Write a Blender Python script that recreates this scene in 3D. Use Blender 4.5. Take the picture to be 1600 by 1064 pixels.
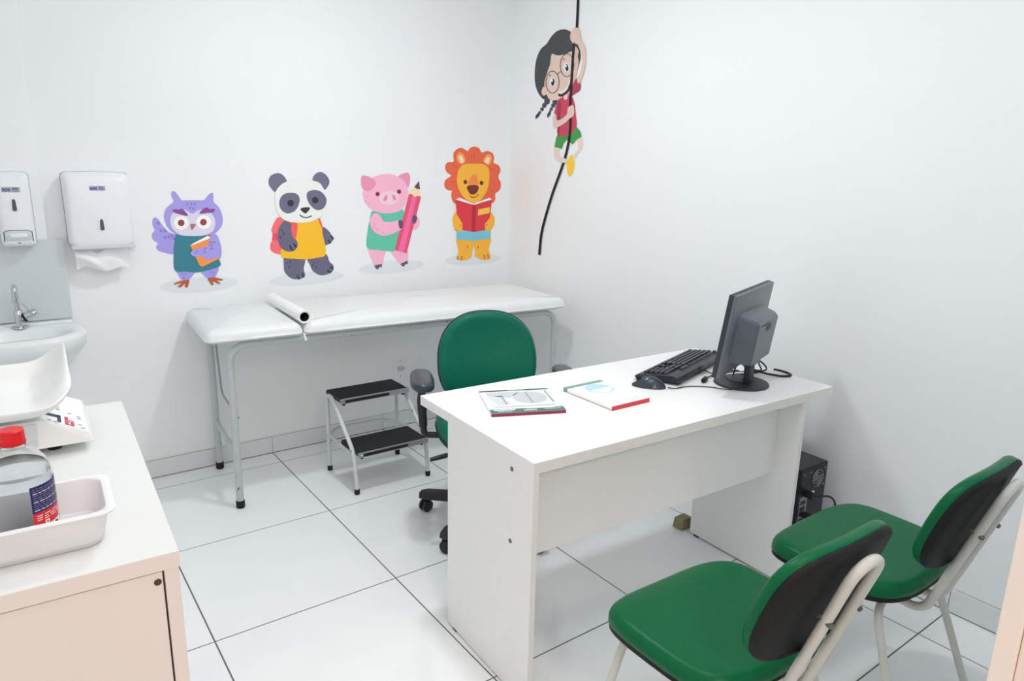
import bpy, bmesh, math, random
from mathutils import Vector, Matrix
random.seed(7)
for _o in list(bpy.data.objects):
    bpy.data.objects.remove(_o, do_unlink=True)
scene = bpy.context.scene
COL = scene.collection
PI = math.pi

# ------------------------------------------------------------------ camera
FOC = 1091.469                     # focal length in pixels of a 1600 px wide frame
YAW, PITCH, ROLL = 0.63680, 0.23784, -0.02258
CAM = Vector((-2.5266, -3.4813, 1.4590))
def _axes():
    cy, sy, cp, sp = math.cos(YAW), math.sin(YAW), math.cos(PITCH), math.sin(PITCH)
    f = Vector((sy*cp, cy*cp, -sp)); r = Vector((cy, -sy, 0)); d = f.cross(r)
    cr, sr = math.cos(ROLL), math.sin(ROLL)
    return cr*r + sr*d, -sr*r + cr*d, f
AR, AD, AF = _axes()
cam_data = bpy.data.cameras.new('camera'); cam = bpy.data.objects.new('camera', cam_data); COL.objects.link(cam)
cam_data.sensor_fit = 'HORIZONTAL'; cam_data.sensor_width = 36.0; cam_data.lens = FOC/1600*36
cam_data.clip_start = 0.02; cam_data.clip_end = 60
m3 = Matrix((AR, -AD, -AF)).transposed()
cam.matrix_world = Matrix.Translation(CAM) @ m3.to_4x4()
scene.camera = cam
def hit(u, v, axis, val):
    """measured photo point -> point of the plane axis = val"""
    d = AR*((u-800)/FOC) + AD*((v-532)/FOC) + AF
    return CAM + d*((val-CAM[axis])/d[axis])

# ------------------------------------------------------------------ world, lamps, exposure
world = bpy.data.worlds.new('world'); scene.world = world; world.use_nodes = True
bg = world.node_tree.nodes['Background']; bg.inputs[0].default_value = (1.0, 0.90, 0.84, 1); bg.inputs[1].default_value = 0.4
def area(name, loc, size, power, color, sy=None, rot=(0, 0, 0), shape='DISK'):
    l = bpy.data.lights.new(name, 'AREA'); l.shape = shape; l.size = size
    if sy: l.size_y = sy
    l.energy = power; l.color = color
    o = bpy.data.objects.new(name, l); COL.objects.link(o); o.location = loc; o.rotation_euler = rot
    return o
LAMP = (-1.28, -1.27, 2.64)
area('ceiling_lamp_light', LAMP, 0.18, 14.6, (0.945, 0.985, 1.0))
FILL_POS = (-1.65, -2.60, 2.66)
area('added_fill_light', FILL_POS, 1.1, 7.2, (0.945, 0.985, 1.0), 0.9, shape='RECTANGLE')  # added soft panel, evens out the light in the room
area('corridor_lamp_light', (-2.45, -4.75, 2.40), 0.4, 29, (1.0, 0.78, 0.66))
scene.view_settings.view_transform = 'Standard'; scene.view_settings.look = 'None'
scene.view_settings.gamma = 1.0; scene.view_settings.use_curve_mapping = False
scene.view_settings.exposure = 0.01
scene.cycles.diffuse_bounces = 10; scene.cycles.max_bounces = 16   # the white room is lit largely by light passed from wall to wall

# ------------------------------------------------------------------ materials
def lin(c):
    c = c/255.0
    return c/12.92 if c <= 0.04045 else ((c+0.055)/1.055)**2.4
MATS = {}
def mat(name, rgb, rough=0.5, metal=0.0, spec=0.5, var=0.03, scale=30, bump=0.0, bscale=200, coat=0.0,
        trans=0.0, alpha=1.0, emit=0.0, sss=0.0, ior=1.45):
    if name in MATS: return MATS[name]
    m = bpy.data.materials.new(name); m.use_nodes = True; MATS[name] = m
    nt = m.node_tree; b = nt.nodes['Principled BSDF']
    c = [lin(x) for x in rgb]
    tc = nt.nodes.new('ShaderNodeTexCoord')
    nz = nt.nodes.new('ShaderNodeTexNoise'); nz.inputs['Scale'].default_value = scale; nz.inputs['Detail'].default_value = 4
    nt.links.new(tc.outputs['Object'], nz.inputs['Vector'])
    cr = nt.nodes.new('ShaderNodeValToRGB')
    cr.color_ramp.elements[0].position = 0.3; cr.color_ramp.elements[1].position = 0.7
    cr.color_ramp.elements[0].color = [x*(1-var) for x in c]+[1]
    cr.color_ramp.elements[1].color = [min(1, x*(1+var)) for x in c]+[1]
    nt.links.new(nz.outputs['Fac'], cr.inputs['Fac']); nt.links.new(cr.outputs['Color'], b.inputs['Base Color'])
    b.inputs['Roughness'].default_value = rough; b.inputs['Metallic'].default_value = metal
    b.inputs['Specular IOR Level'].default_value = spec; b.inputs['Coat Weight'].default_value = coat
    b.inputs['Transmission Weight'].default_value = trans; b.inputs['Alpha'].default_value = alpha; b.inputs['IOR'].default_value = ior
    if sss: b.inputs['Subsurface Weight'].default_value = sss; b.inputs['Subsurface Radius'].default_value = (0.01, 0.01, 0.01)
    if emit:
        b.inputs['Emission Color'].default_value = c+[1]; b.inputs['Emission Strength'].default_value = emit
    if bump:
        n2 = nt.nodes.new('ShaderNodeTexNoise'); n2.inputs['Scale'].default_value = bscale; n2.inputs['Detail'].default_value = 3
        nt.links.new(tc.outputs['Object'], n2.inputs['Vector'])
        bp = nt.nodes.new('ShaderNodeBump'); bp.inputs['Strength'].default_value = bump; bp.inputs['Distance'].default_value = 0.002
        nt.links.new(n2.outputs['Fac'], bp.inputs['Height']); nt.links.new(bp.outputs['Normal'], b.inputs['Normal'])
    return m
def chipped(name, rgb, thresh=0.66, scale=45, chip=(60, 62, 66), rough=0.35):
    """painted tube with worn dark chips"""
    if name in MATS: return MATS[name]
    m = mat(name, rgb, rough); nt = m.node_tree; b = nt.nodes['Principled BSDF']
    tc = nt.nodes.new('ShaderNodeTexCoord'); nz = nt.nodes.new('ShaderNodeTexNoise')
    nz.inputs['Scale'].default_value = scale; nz.inputs['Detail'].default_value = 2
    nt.links.new(tc.outputs['Object'], nz.inputs['Vector'])
    r = nt.nodes.new('ShaderNodeValToRGB'); r.color_ramp.interpolation = 'CONSTANT'
    r.color_ramp.elements[0].color = (0, 0, 0, 1); r.color_ramp.elements[1].position = thresh; r.color_ramp.elements[1].color = (1, 1, 1, 1)
    nt.links.new(nz.outputs['Fac'], r.inputs['Fac'])
    mx = nt.nodes.new('ShaderNodeMixRGB'); mx.inputs[2].default_value = [lin(x) for x in chip]+[1]
    src = b.inputs['Base Color'].links[0].from_socket
    nt.links.new(r.outputs['Color'], mx.inputs[0]); nt.links.new(src, mx.inputs[1]); nt.links.new(mx.outputs[0], b.inputs['Base Color'])
    return m
M_wall = mat('wall_paint', (243, 245, 246), 0.55, var=0.006, scale=3, bump=0.05, bscale=350, spec=0.35)
M_ceil = mat('ceiling_paint', (240, 240, 240), 0.8, var=0.01)
M_tile = mat('floor_tile_glaze', (241, 244, 245), 0.10, var=0.012, scale=6, spec=0.5)
M_skirt = mat('skirting_tile_glaze', (228, 232, 233), 0.18, var=0.012, scale=6)
M_grout = mat('grout', (112, 110, 104), 0.9, var=0.1, scale=60)
M_grout2 = mat('old_sealant', (186, 188, 186), 0.9, var=0.12, scale=25)
M_melamine = mat('white_melamine', (240, 240, 240), 0.42, var=0.01, bump=0.04, bscale=500)
M_cabtop = mat('cabinet_top_laminate', (228, 230, 229), 0.42, var=0.01, bump=0.04, bscale=500)
M_scale = mat('scale_plastic', (238, 240, 239), 0.28, var=0.008, scale=5)
M_band = mat('edge_band', (232, 230, 227), 0.5, var=0.02)
M_cabface = mat('cabinet_laminate', (237, 228, 222), 0.5, var=0.012, scale=12, bump=0.03, bscale=400)
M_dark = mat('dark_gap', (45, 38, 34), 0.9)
M_green = mat('green_vinyl', (8, 96, 57), 0.34, var=0.05, scale=40, bump=0.10, bscale=700, spec=0.18)
M_green2 = mat('green_vinyl_dark', (8, 103, 82), 0.36, var=0.05, scale=40, bump=0.10, bscale=700, spec=0.18)
M_shell = mat('black_plastic_shell', (22, 23, 24), 0.6, spec=0.3, var=0.15, scale=400, bump=0.3, bscale=900)
M_black = mat('black_plastic', (34, 36, 42), 0.45, var=0.08, bump=0.08, bscale=600)
M_rubber = mat('black_rubber', (30, 31, 34), 0.8, var=0.15, scale=200, bump=0.3, bscale=500)
M_tube = mat('grey_tube_paint', (206, 206, 200), 0.35, var=0.02, scale=15)
M_bedtube = chipped('bed_tube_paint', (190, 196, 198), 0.735, 40)
M_stooltube = chipped('stool_tube_paint', (208, 213, 215), 0.70, 60)
M_bolt = mat('bolt_steel', (120, 120, 116), 0.35, 0.9)
M_chrome = mat('chrome', (205, 208, 210), 0.12, 1.0, var=0.02)
M_alu = mat('brushed_trim', (198, 200, 202), 0.4, 1.0, var=0.05)
M_vinyl = mat('white_vinyl', (230, 233, 234), 0.38, var=0.008, bump=0.05, bscale=500)
M_paper = mat('white_paper', (246, 246, 247), 0.8, var=0.01)
M_core = mat('roll_core', (60, 60, 60), 0.9)
M_abs = mat('white_abs', (240, 242, 246), 0.28, var=0.008, scale=5)
M_abs2 = mat('grey_abs', (214, 218, 222), 0.35, var=0.01)
M_slot = mat('smoked_window', (88, 96, 100), 0.2)
M_ceramic = mat('ceramic_white', (235, 239, 240), 0.22, var=0.008, scale=4)
M_panel = mat('backsplash_laminate', (212, 218, 222), 0.3, var=0.01, scale=5)
M_traymat = mat('translucent_plastic', (250, 250, 251), 0.3, var=0.008, trans=0.25, ior=1.1)
M_pc = mat('monitor_plastic', (94, 100, 110), 0.36, spec=0.7, var=0.06, bump=0.1, bscale=700)
M_pcd = mat('monitor_plastic_shaded', (46, 50, 58), 0.5, var=0.06, bump=0.1, bscale=700)  # darker copy of the casing plastic, shade of its unlit side put in
M_key = mat('key_plastic', (44, 48, 55), 0.2, var=0.05)
M_mouse = mat('mouse_plastic', (52, 60, 70), 0.24, var=0.06)
M_kb = mat('keyboard_plastic', (46, 52, 60), 0.35, var=0.06)
M_screen = mat('screen_glass', (14, 15, 18), 0.1)
M_case = mat('case_steel', (38, 40, 44), 0.4, 0.3, var=0.1)
M_grille = mat('port_steel', (150, 152, 154), 0.35, 0.8)
M_cable = mat('black_cable', (22, 23, 26), 0.45)
M_navy = mat('ink_navy', (38, 40, 92), 0.5)
M_label = mat('label_silver', (186, 190, 205), 0.4)
M_greyink = mat('ink_grey', (120, 124, 150), 0.5)
def ink(name, rgb, rough=0.55): return mat('print_'+name, rgb, rough, var=0.015, scale=60, spec=0.3)

# ------------------------------------------------------------------ geometry helpers
def link(o, parent=None):
    COL.objects.link(o)
    if parent: o.parent = parent
    return o
def mesh(name, V, F, m, parent=None, smooth=False, angle=None):
    me = bpy.data.meshes.new(name); me.from_pydata([tuple(v) for v in V], [], F); me.update()
    bm = bmesh.new(); bm.from_mesh(me); bmesh.ops.recalc_face_normals(bm, faces=bm.faces[:])
    if smooth:
        for f in bm.faces: f.smooth = True
        a = math.radians(angle if angle else 40)
        for e in bm.edges:
            if len(e.link_faces) == 2 and e.calc_face_angle(0) > a: e.smooth = False
    bm.to_mesh(me); bm.free()
    me.materials.append(m)
    return link(bpy.data.objects.new(name, me), parent)
def thing(name, label, cat, loc=(0, 0, 0), rz=0.0, group=None):
    o = bpy.data.objects.new(name, None); COL.objects.link(o); o.empty_display_size = 0.05
    o.location = loc; o.rotation_euler = (0, 0, rz)
    return tag(o, label, cat, group)
def tag(o, label, cat, group=None):
    o['label'] = label; o['category'] = cat
    if group: o['group'] = group
    return o
def struct(o): o['kind'] = 'structure'; return o
def bx(name, x0, x1, y0, y1, z0, z1, m, parent=None, bev=0.0, seg=2, T=None):
    bm = bmesh.new(); bmesh.ops.create_cube(bm, size=1)
    for v in bm.verts:
        v.co = Vector(((v.co.x+.5)*(x1-x0)+x0, (v.co.y+.5)*(y1-y0)+y0, (v.co.z+.5)*(z1-z0)+z0))
    if bev: bmesh.ops.bevel(bm, geom=bm.edges[:], offset=bev, segments=seg, profile=0.5, affect='EDGES')
    if T is not None: bm.transform(T)
    if bev and seg > 2:
        for f in bm.faces: f.smooth = True
        for e in bm.edges:
            if len(e.link_faces) == 2 and e.calc_face_angle(0) > 0.7: e.smooth = False
    me = bpy.data.meshes.new(name); bm.to_mesh(me); bm.free(); me.materials.append(m)
    return link(bpy.data.objects.new(name, me), parent)
def fillet(pts, r, n=6):
    """round the corners of a polyline"""
    P = [Vector(p) for p in pts]; out = [P[0]]
    for i in range(1, len(P)-1):
        a, b, c = P[i-1], P[i], P[i+1]; d1 = (a-b); d2 = (c-b)
        rr = min(r, d1.length*0.49, d2.length*0.49)
        s = b+d1.normalized()*rr; e = b+d2.normalized()*rr
        for k in range(n+1):
            t = k/n; out.append(s*(1-t)**2 + b*2*t*(1-t) + e*t*t)
    out.append(P[-1]); return out
def spline(pts, n=8, closed=False):
    P = [Vector(p) for p in pts]; N = len(P); out = []
    rng = range(N) if closed else range(N-1)
    for i in rng:
        if closed: p0, p1, p2, p3 = P[(i-1) % N], P[i], P[(i+1) % N], P[(i+2) % N]
        else: p0, p1, p2, p3 = P[max(i-1, 0)], P[i], P[i+1], P[min(i+2, N-1)]
        for k in range(n):
            t = k/n
            out.append(0.5*((2*p1)+(-p0+p2)*t+(2*p0-5*p1+4*p2-p3)*t*t+(-p0+3*p1-3*p2+p3)*t**3))
    if not closed: out.append(P[-1])
    return out
def tube_vf(path, r, n=12, closed=False):
    P = [Vector(p) for p in path]; N = len(P); V = []; F = []
    rad = r if isinstance(r, (list, tuple)) else [r]*N
    up = None
    for i in range(N):
        if closed: t = P[(i+1) % N]-P[i-1]
        else: t = P[min(i+1, N-1)]-P[max(i-1, 0)]
        t.normalize()
        if up is None:
            up = Vector((0, 0, 1)) if abs(t.z) < 0.9 else Vector((1, 0, 0))
            up = (up-t*up.dot(t)).normalized()
        else:
            up = up-t*up.dot(t)
            up.normalize()
        s = t.cross(up)
        for k in range(n):
            a = 2*PI*k/n; V.append(P[i]+(up*math.cos(a)+s*math.sin(a))*rad[i])
    rng = N if closed else N-1
    for i in range(rng):
        j = (i+1) % N
        for k in range(n):
            F.append([i*n+k, i*n+(k+1) % n, j*n+(k+1) % n, j*n+k])
    if not closed:
        F.append(list(range(n))[::-1]); F.append([(N-1)*n+k for k in range(n)])
    return V, F
def tube(name, path, r, m, parent=None, n=12, closed=False):
    V, F = tube_vf(path, r, n, closed); return mesh(name, V, F, m, parent, True, 50)
def lathe_vf(prof, n=32, o=(0, 0, 0)):
    V = []; F = []; k = len(prof); o = Vector(o)
    for i in range(n):
        a = 2*PI*i/n
        for r, z in prof: V.append(o+Vector((r*math.cos(a), r*math.sin(a), z)))
    for i in range(n):
        j = (i+1) % n
        for q in range(k-1): F.append([i*k+q, j*k+q, j*k+q+1, i*k+q+1])
    if prof[0] == prof[-1]: return V, F
    if prof[0][0] > 1e-6: F.append([i*k for i in range(n)][::-1])
    if prof[-1][0] > 1e-6: F.append([i*k+k-1 for i in range(n)])
    return V, F
def weld(o, d=1e-5):
    bm = bmesh.new(); bm.from_mesh(o.data); bmesh.ops.remove_doubles(bm, verts=bm.verts[:], dist=d)
    bmesh.ops.recalc_face_normals(bm, faces=bm.faces[:]); bm.to_mesh(o.data); bm.free(); return o
def lathe(name, prof, m, parent=None, n=32, o=(0, 0, 0), T=None, angle=35):
    V, F = lathe_vf(prof, n, o)
    if T is not None: V = [T @ Vector(v) for v in V]
    ob = mesh(name, V, F, m, parent, True, angle); return weld(ob)
def align(p, d):
    """matrix that takes +z to direction d at point p"""
    d = Vector(d).normalized(); q = Vector((0, 0, 1)).rotation_difference(d)
    return Matrix.Translation(Vector(p)) @ q.to_matrix().to_4x4()
def loft(name, rings, m, parent=None, cap0=True, cap1=True, smooth=True, angle=40, T=None):
    n = len(rings[0]); V = [Vector(p) for r in rings for p in r]; F = []
    for i in range(len(rings)-1):
        for k in range(n): F.append([i*n+k, i*n+(k+1) % n, (i+1)*n+(k+1) % n, (i+1)*n+k])
    if cap0: F.append(list(range(n))[::-1])
    if cap1: F.append([(len(rings)-1)*n+k for k in range(n)])
    if T is not None: V = [T @ v for v in V]
    return mesh(name, V, F, m, parent, smooth, angle)
def superell(a, b, e=4.0, n=48, cx=0, cy=0, taper=0.0):
    out = []
    for i in range(n):
        t = 2*PI*i/n; c, s = math.cos(t), math.sin(t)
        x = math.copysign(abs(c)**(2/e), c)*a; y = math.copysign(abs(s)**(2/e), s)*b
        out.append((cx+x*(1+taper*y/b), cy+y))
    return out
def shrink(pts, d):
    """inset a convex outline by d"""
    n = len(pts); out = []
    for i in range(n):
        p = Vector(pts[i]); a = Vector(pts[i-1]); c = Vector(pts[(i+1) % n])
        t = (c-a); nrm = Vector((-t.y, t.x)).normalized()
        out.append(tuple(p+nrm*d))
    return out
def cushion(name, out2, z0, z1, m, parent=None, r=0.02, crown=0.01, T=None, bend=None, steps=5, bot_r=0.004):
    """padded slab on outline out2 (counter-clockwise), soft top edge, domed centre; bend(x, y) adds height"""
    R = []
    cx = sum(p[0] for p in out2)/len(out2); cy = sum(p[1] for p in out2)/len(out2)
    def ring(pts, z): R.append([(p[0], p[1], z+(bend(p[0], p[1]) if bend else 0)) for p in pts])
    ring(shrink(out2, bot_r), z0); ring(out2, z0+bot_r)
    for k in range(steps+1):
        a = (PI/2)*k/steps
        ring(shrink(out2, r*(1-math.cos(a))), z1-r+r*math.sin(a))
    base = shrink(out2, r)
    for s in (0.85, 0.65, 0.4, 0.15):
        ring([(cx+(p[0]-cx)*s, cy+(p[1]-cy)*s) for p in base], z1+crown*(1-s*s))
    return loft(name, R, m, parent, True, True, True, 60, T)
def text(name, s, size, m, parent, T, ext=0.0, align_x='LEFT', bold=0.0):
    cu = bpy.data.curves.new(name, 'FONT'); cu.body = s; cu.size = size; cu.extrude = ext; cu.align_x = align_x; cu.offset = bold; cu.resolution_u = 2
    o = bpy.data.objects.new(name+'_t', cu); COL.objects.link(o)
    dg = bpy.context.evaluated_depsgraph_get(); me = bpy.data.meshes.new_from_object(o.evaluated_get(dg))
    bpy.data.objects.remove(o, do_unlink=True); bpy.data.curves.remove(cu)
    me.transform(T); me.materials.clear(); me.materials.append(m); me.name = name
    return link(bpy.data.objects.new(name, me), parent)
def rmat(rx=0, ry=0, rz=0):
    return Matrix.Rotation(rz, 4, 'Z') @ Matrix.Rotation(ry, 4, 'Y') @ Matrix.Rotation(rx, 4, 'X')
def copy_tree(o, parent=None):
    c = o.copy(); COL.objects.link(c); c.parent = parent
    for ch in list(o.children): copy_tree(ch, c)
    return c

# ================================================================== the room
XL, YF, ZC = -3.30, -3.20, 2.70
# floor slab in grout colour with the tiles laid proud of it
floor = struct(bx('floor', XL, 0.0, -5.6, 0.0, -0.10, -0.0009, M_grout))
gx = [XL, -2.756, -2.126, -1.496, -0.866, -0.222, 0.0]
gy = [0.0, -0.144, -0.774, -1.404, -2.034, -2.664, -3.294, -3.924, -4.554, -5.184, -5.6]
tilecache = {}
for i in range(len(gx)-1):
    for j in range(len(gy)-1):
        w = gx[i+1]-gx[i]; d = gy[j]-gy[j+1]; key = (round(w, 3), round(d, 3))
        if key not in tilecache:
            t = bx('floor_tile', -w/2+0.0024, w/2-0.0024, -d/2+0.0024, d/2-0.0024, -0.004, 0.0, M_tile, floor, 0.0006, 1)
            tilecache[key] = t
        else:
            t = bpy.data.objects.new('floor_tile', tilecache[key].data); link(t, floor)
        t.location = ((gx[i]+gx[i+1])/2, (gy[j]+gy[j+1])/2, 0)
struct(bx('ceiling', XL, 0.0, -5.6, 0.0, ZC, ZC+0.1, M_ceil))
struct(bx('wall_back', XL-0.1, 0.1, 0.0, 0.1, -0.1, ZC+0.1, M_wall))
struct(bx('wall_right', 0.0, 0.1, -5.6, 0.0, -0.1, ZC+0.1, M_wall))
struct(bx('wall_left', XL-0.1, XL, -5.6, 0.0, -0.1, ZC+0.1, M_wall))
# shallow boxed-out strip of wall behind the wash basin
struct(bx('trim_1', XL, -2.355, -0.02, 0.0, 0.0, ZC, M_wall, None, 0.006, 3))
# front wall beside and above the open doorway the camera looks through
JX = -1.40
struct(bx('wall_front', JX+0.03, 0.0, YF-0.12, YF, 0.0, ZC, M_wall))
struct(bx('wall_front_lintel', -2.95, JX+0.03, YF-0.12, YF, 2.14, ZC, M_wall))
struct(bx('wall_front_left', XL, -2.95, YF-0.12, YF, 0.0, ZC, M_wall))
M_jamb = mat('door_jamb_warm_tint', (238, 228, 216), 0.45, var=0.01)  # warm corridor light tinted into the jamb colour
M_jamb2 = mat('door_lining_warm_tint', (240, 222, 210), 0.45, var=0.01)  # pinker tint, same corridor light put into the lining colour
def vline_x(u, v, y): return hit(u, v, 1, y).x
yj = YF+0.012
xj = vline_x(1565, 946, yj)
door = struct(bx('door_1', xj, xj+0.12, yj-0.030, yj, 0, 2.14, M_jamb, None, 0.003, 2))
door.name = 'trim_2'
struct(bx('door_1', xj+0.004, xj+0.05, YF-0.135, yj-0.0305, 0, 2.14, M_jamb2, None, 0.002, 2))

# skirting tiles
def skirting(name, n0, n1, along, fixed):
    root = thing(name, '', ''); del root['label']; del root['category']; struct(root)
    cuts = n0
    for a, b in zip(cuts[:-1], cuts[1:]):
        lo, hi = min(a, b)+0.0012, max(a, b)-0.0012
        if along == 'x': bx('skirting_tile', lo, hi, fixed-0.009, fixed-0.0002, 0.003, 0.087, M_skirt, root, 0.0015, 2)
        else: bx('skirting_tile', fixed-0.009, fixed-0.0002, lo, hi, 0.003, 0.087, M_skirt, root, 0.0015, 2)
    a, b = min(cuts), max(cuts)
    for nm, z0, z1, dp, m in (('grout_line', 0.0, 0.0032, 0.0086, M_grout), ('grout_line', 0.0868, 0.0885, 0.0050, M_grout2)):
        if along == 'x': bx(nm, a, b, fixed-dp, fixed-0.0003, z0, z1, m, root)
        else: bx(nm, fixed-dp, fixed-0.0003, a, b, z0, z1, m, root)
skirting('baseboard_back', [-2.355, -2.126, -1.496, -0.866, -0.222, -0.009], None, 'x', 0.0)
skirting('baseboard_right', [-0.0, -0.144, -0.774, -1.404, -2.034, -2.664, -3.2], None, 'y', 0.0)

# ceiling lamp (above the picture) and an added fill light panel near the doorway
M_diff = mat('lamp_diffuser', (255, 255, 255), 0.4, emit=2.0)
t = thing('ceiling_lamp', 'round white ceiling lamp with a glowing diffuser over the desk', 'lamp', (LAMP[0], LAMP[1], ZC))
lathe('housing', [(0.0, -0.001), (0.19, -0.001), (0.19, -0.03), (0.175, -0.04), (0.168, -0.04), (0.168, -0.02)], M_abs, t)
lathe('diffuser', [(0.165, -0.02), (0.16, -0.035), (0.10, -0.045), (0.0, -0.048)], M_diff, t)

t = thing('added_fill_panel', 'added unseen fill light panel on the ceiling near the doorway', 'lamp', (FILL_POS[0], FILL_POS[1], ZC))
bx('frame', -0.57, 0.57, -0.47, 0.47, -0.02, -0.001, M_abs, t, 0.003, 1)
bx('diffuser', -0.55, 0.55, -0.45, 0.45, -0.024, -0.019, M_diff, t)

# ================================================================== desk
DO = Vector((-1.4957, -2.1927, 0)); DTH = math.radians(-2.341)
DW, DD, DH, DT = 1.309, 0.639, 0.7395, 0.032
desk = thing('desk', 'white melamine office desk with panel legs in the middle of the room', 'desk', DO, DTH)
top = bx('tabletop', 0, DW, 0, DD, DH-DT, DH, M_melamine, desk, 0.0015, 2)
bx('edge_band', 0.0005, DW-0.0005, -0.0008, 0.0002, DH-DT+0.001, DH-0.001, M_band, top)
lp = bx('side_panel', 0.0, 0.018, 0.0, 0.453, 0.008, DH-DT, M_melamine, desk, 0.001, 1)
bx('edge_band', 0.0006, 0.0174, -0.0008, 0.0002, 0.009, DH-DT-0.001, M_band, lp)
rp = bx('side_panel', 1.145, 1.163, 0.0, 0.443, 0.008, DH-DT, M_melamine, desk, 0.001, 1)
bx('edge_band', 1.1456, 1.1624, -0.0008, 0.0002, 0.009, DH-DT-0.001, M_band, rp)
mp = bx('modesty_panel', 0.018, 1.145, 0.090, 0.106, 0.413, DH-DT, M_melamine, desk, 0.0008, 1)
for px in (0.009, 1.154):
    for py in (0.03, 0.41):
        bx('foot_pad', px-0.008, px+0.008, py-0.012, py+0.012, 0.0, 0.008, M_black, desk, 0.001, 1)
for z in (0.687, 0.475):
    s = lathe('screw', [(0.0, 0.0025), (0.003, 0.002), (0.0055, 0.0022), (0.007, 0.001), (0.007, -0.001)], M_bolt, lp, 20, T=align((0.0, 0.098, z), (-1, 0, 0)))
DM = Matrix.Translation(DO) @ Matrix.Rotation(DTH, 4, 'Z')
def dk(x, y, z=0.0): return DM @ Vector((x, y, DH+z))

# ------------------------------------------------------------------ booklets on the desk
M_booktop = ink('booklet_cover', (228, 230, 233)); M_teal = ink('booklet_green', (84, 124, 112)); M_maroon = ink('booklet_maroon', (140, 62, 82))
M_dteal = ink('booklet_dark_green', (58, 84, 78)); M_pgrey = ink('pale_grey', (200, 203, 207)); M_pgrey3 = ink('pale_grey_light', (212, 215, 218)); M_pgrey2 = ink('pale_grey_line', (166, 170, 178)); M_cyan = ink('pale_cyan', (184, 218, 227))
M_red = ink('pad_red', (224, 70, 86)); M_seaf = ink('pad_green', (128, 166, 158)); M_card = ink('card_brown', (150, 140, 105))
def flat(name, pts, z, m, parent):
    return mesh(name, [(x, y, z) for x, y in pts], [list(range(len(pts)))], m, parent)
def rect(x0, x1, y0, y1): return [(x0, y0), (x1, y0), (x1, y1), (x0, y1)]
def arcpts(cx, cy, rx, ry, a0, a1, n=20): return [(cx+rx*math.cos(math.radians(a0+(a1-a0)*k/n)), cy+ry*math.sin(math.radians(a0+(a1-a0)*k/n))) for k in range(n+1)]
c = dk(0.239, 0.4065)
b1 = thing('prescription_booklet', 'closed pad with pale grey drawing, dark green strips and maroon spine on desk', 'booklet', c, DTH+math.radians(-21))
W2, H2 = 0.117, 0.111
bx('page_block', -W2+0.001, W2-0.001, -H2+0.004, H2-0.001, 0.0005, 0.0095, M_paper, b1, 0.0005, 1)
cv = bx('cover', -W2, W2, -H2, H2, 0.0095, 0.0105, M_booktop, b1)
bx('spine', -W2, W2, -H2-0.0008, -H2+0.004, 0.0, 0.0100, M_maroon, b1, 0.0005, 1)
flat('green_strip', rect(-W2, W2, -H2, -H2+0.034), 0.0107, M_teal, cv); flat('dark_strip', rect(-W2, W2, H2-0.012, H2), 0.0107, M_dteal, cv)
flat('grey_strip', rect(-0.02, 0.035, H2-0.011, H2-0.001), 0.0109, M_seaf, cv)
flat('white_box', rect(-0.104, -0.038, -H2+0.022, -H2+0.029), 0.0109, M_paper, cv)
flat('white_box', rect(0.0, 0.088, -H2+0.030, -H2+0.036), 0.0109, M_paper, cv)
flat('printed_shape', [(-0.098, 0.088), (0.020, 0.088), (-0.030, 0.030), (-0.098, 0.060)], 0.0108, M_pgrey, cv)
flat('printed_shape', [(-0.098, 0.052), (-0.050, 0.052), (-0.036, -0.030), (-0.080, -0.040)], 0.0108, M_pgrey3, cv)
flat('printed_shape', arcpts(0.036, 0.026, 0.056, 0.058, 0, 350, 30), 0.0108, M_pgrey, cv)
flat('printed_line', rect(0.030, 0.036, -0.030, 0.082), 0.0111, M_pgrey2, cv)
flat('printed_line', rect(0.098, 0.104, -0.030, 0.085), 0.0111, M_pgrey2, cv)
flat('printed_line', rect(-0.056, -0.050, -0.035, 0.046), 0.0111, M_pgrey2, cv)
flat('printed_line', rect(-0.098, 0.10, -0.058, -0.055), 0.0111, M_pgrey2, cv)
for k, (x0, n, yy) in enumerate(((-0.095, 9, 0.010), (-0.012, 8, 0.018), (-0.012, 8, 0.011), (0.055, 10, 0.018))):
    for q in range(n):
        xx = x0+q*0.0052
        flat('printed_letter', rect(xx, xx+0.0036, -H2+yy, -H2+yy+0.004+0.0015*((q*7+k) % 2)), 0.0109, M_paper, cv)
c = dk(0.525, 0.325)
b2 = thing('notepad', 'white notepad with red lower edge and green top binding beside the mouse', 'notepad', c, DTH+math.radians(2.0))
W2, H2 = 0.083, 0.118
bx('backing_card', -W2-0.002, W2+0.002, -H2-0.003, H2+0.001, 0.0, 0.0012, M_card, b2)
bx('page_block', -W2, W2, -H2, H2, 0.0012, 0.0125, M_paper, b2, 0.0006, 1)
bx('red_edge', -W2, W2, -H2-0.0006, -H2+0.002, 0.0016, 0.0128, M_red, b2)
bn = bx('binding', -W2-0.0004, W2+0.0004, H2-0.020, H2+0.0006, 0.0014, 0.0129, M_seaf, b2, 0.0004, 1)
flat('printed_circle', arcpts(0.012, 0.045, 0.050, 0.050, 0, 360, 36), 0.01265, M_cyan, b2)
flat('printed_circle', arcpts(0.012, 0.043, 0.042, 0.042, 180, 360, 24), 0.0128, M_paper, b2)
for q in range(14): flat('printed_letter', rect(0.0+q*0.0045, 0.003+q*0.0045, -0.088, -0.0855), 0.0127, M_greyink, b2)
for q in range(6): flat('printed_letter', rect(0.022+q*0.0045, 0.025+q*0.0045, -0.100, -0.0975), 0.0127, M_greyink, b2)

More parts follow.
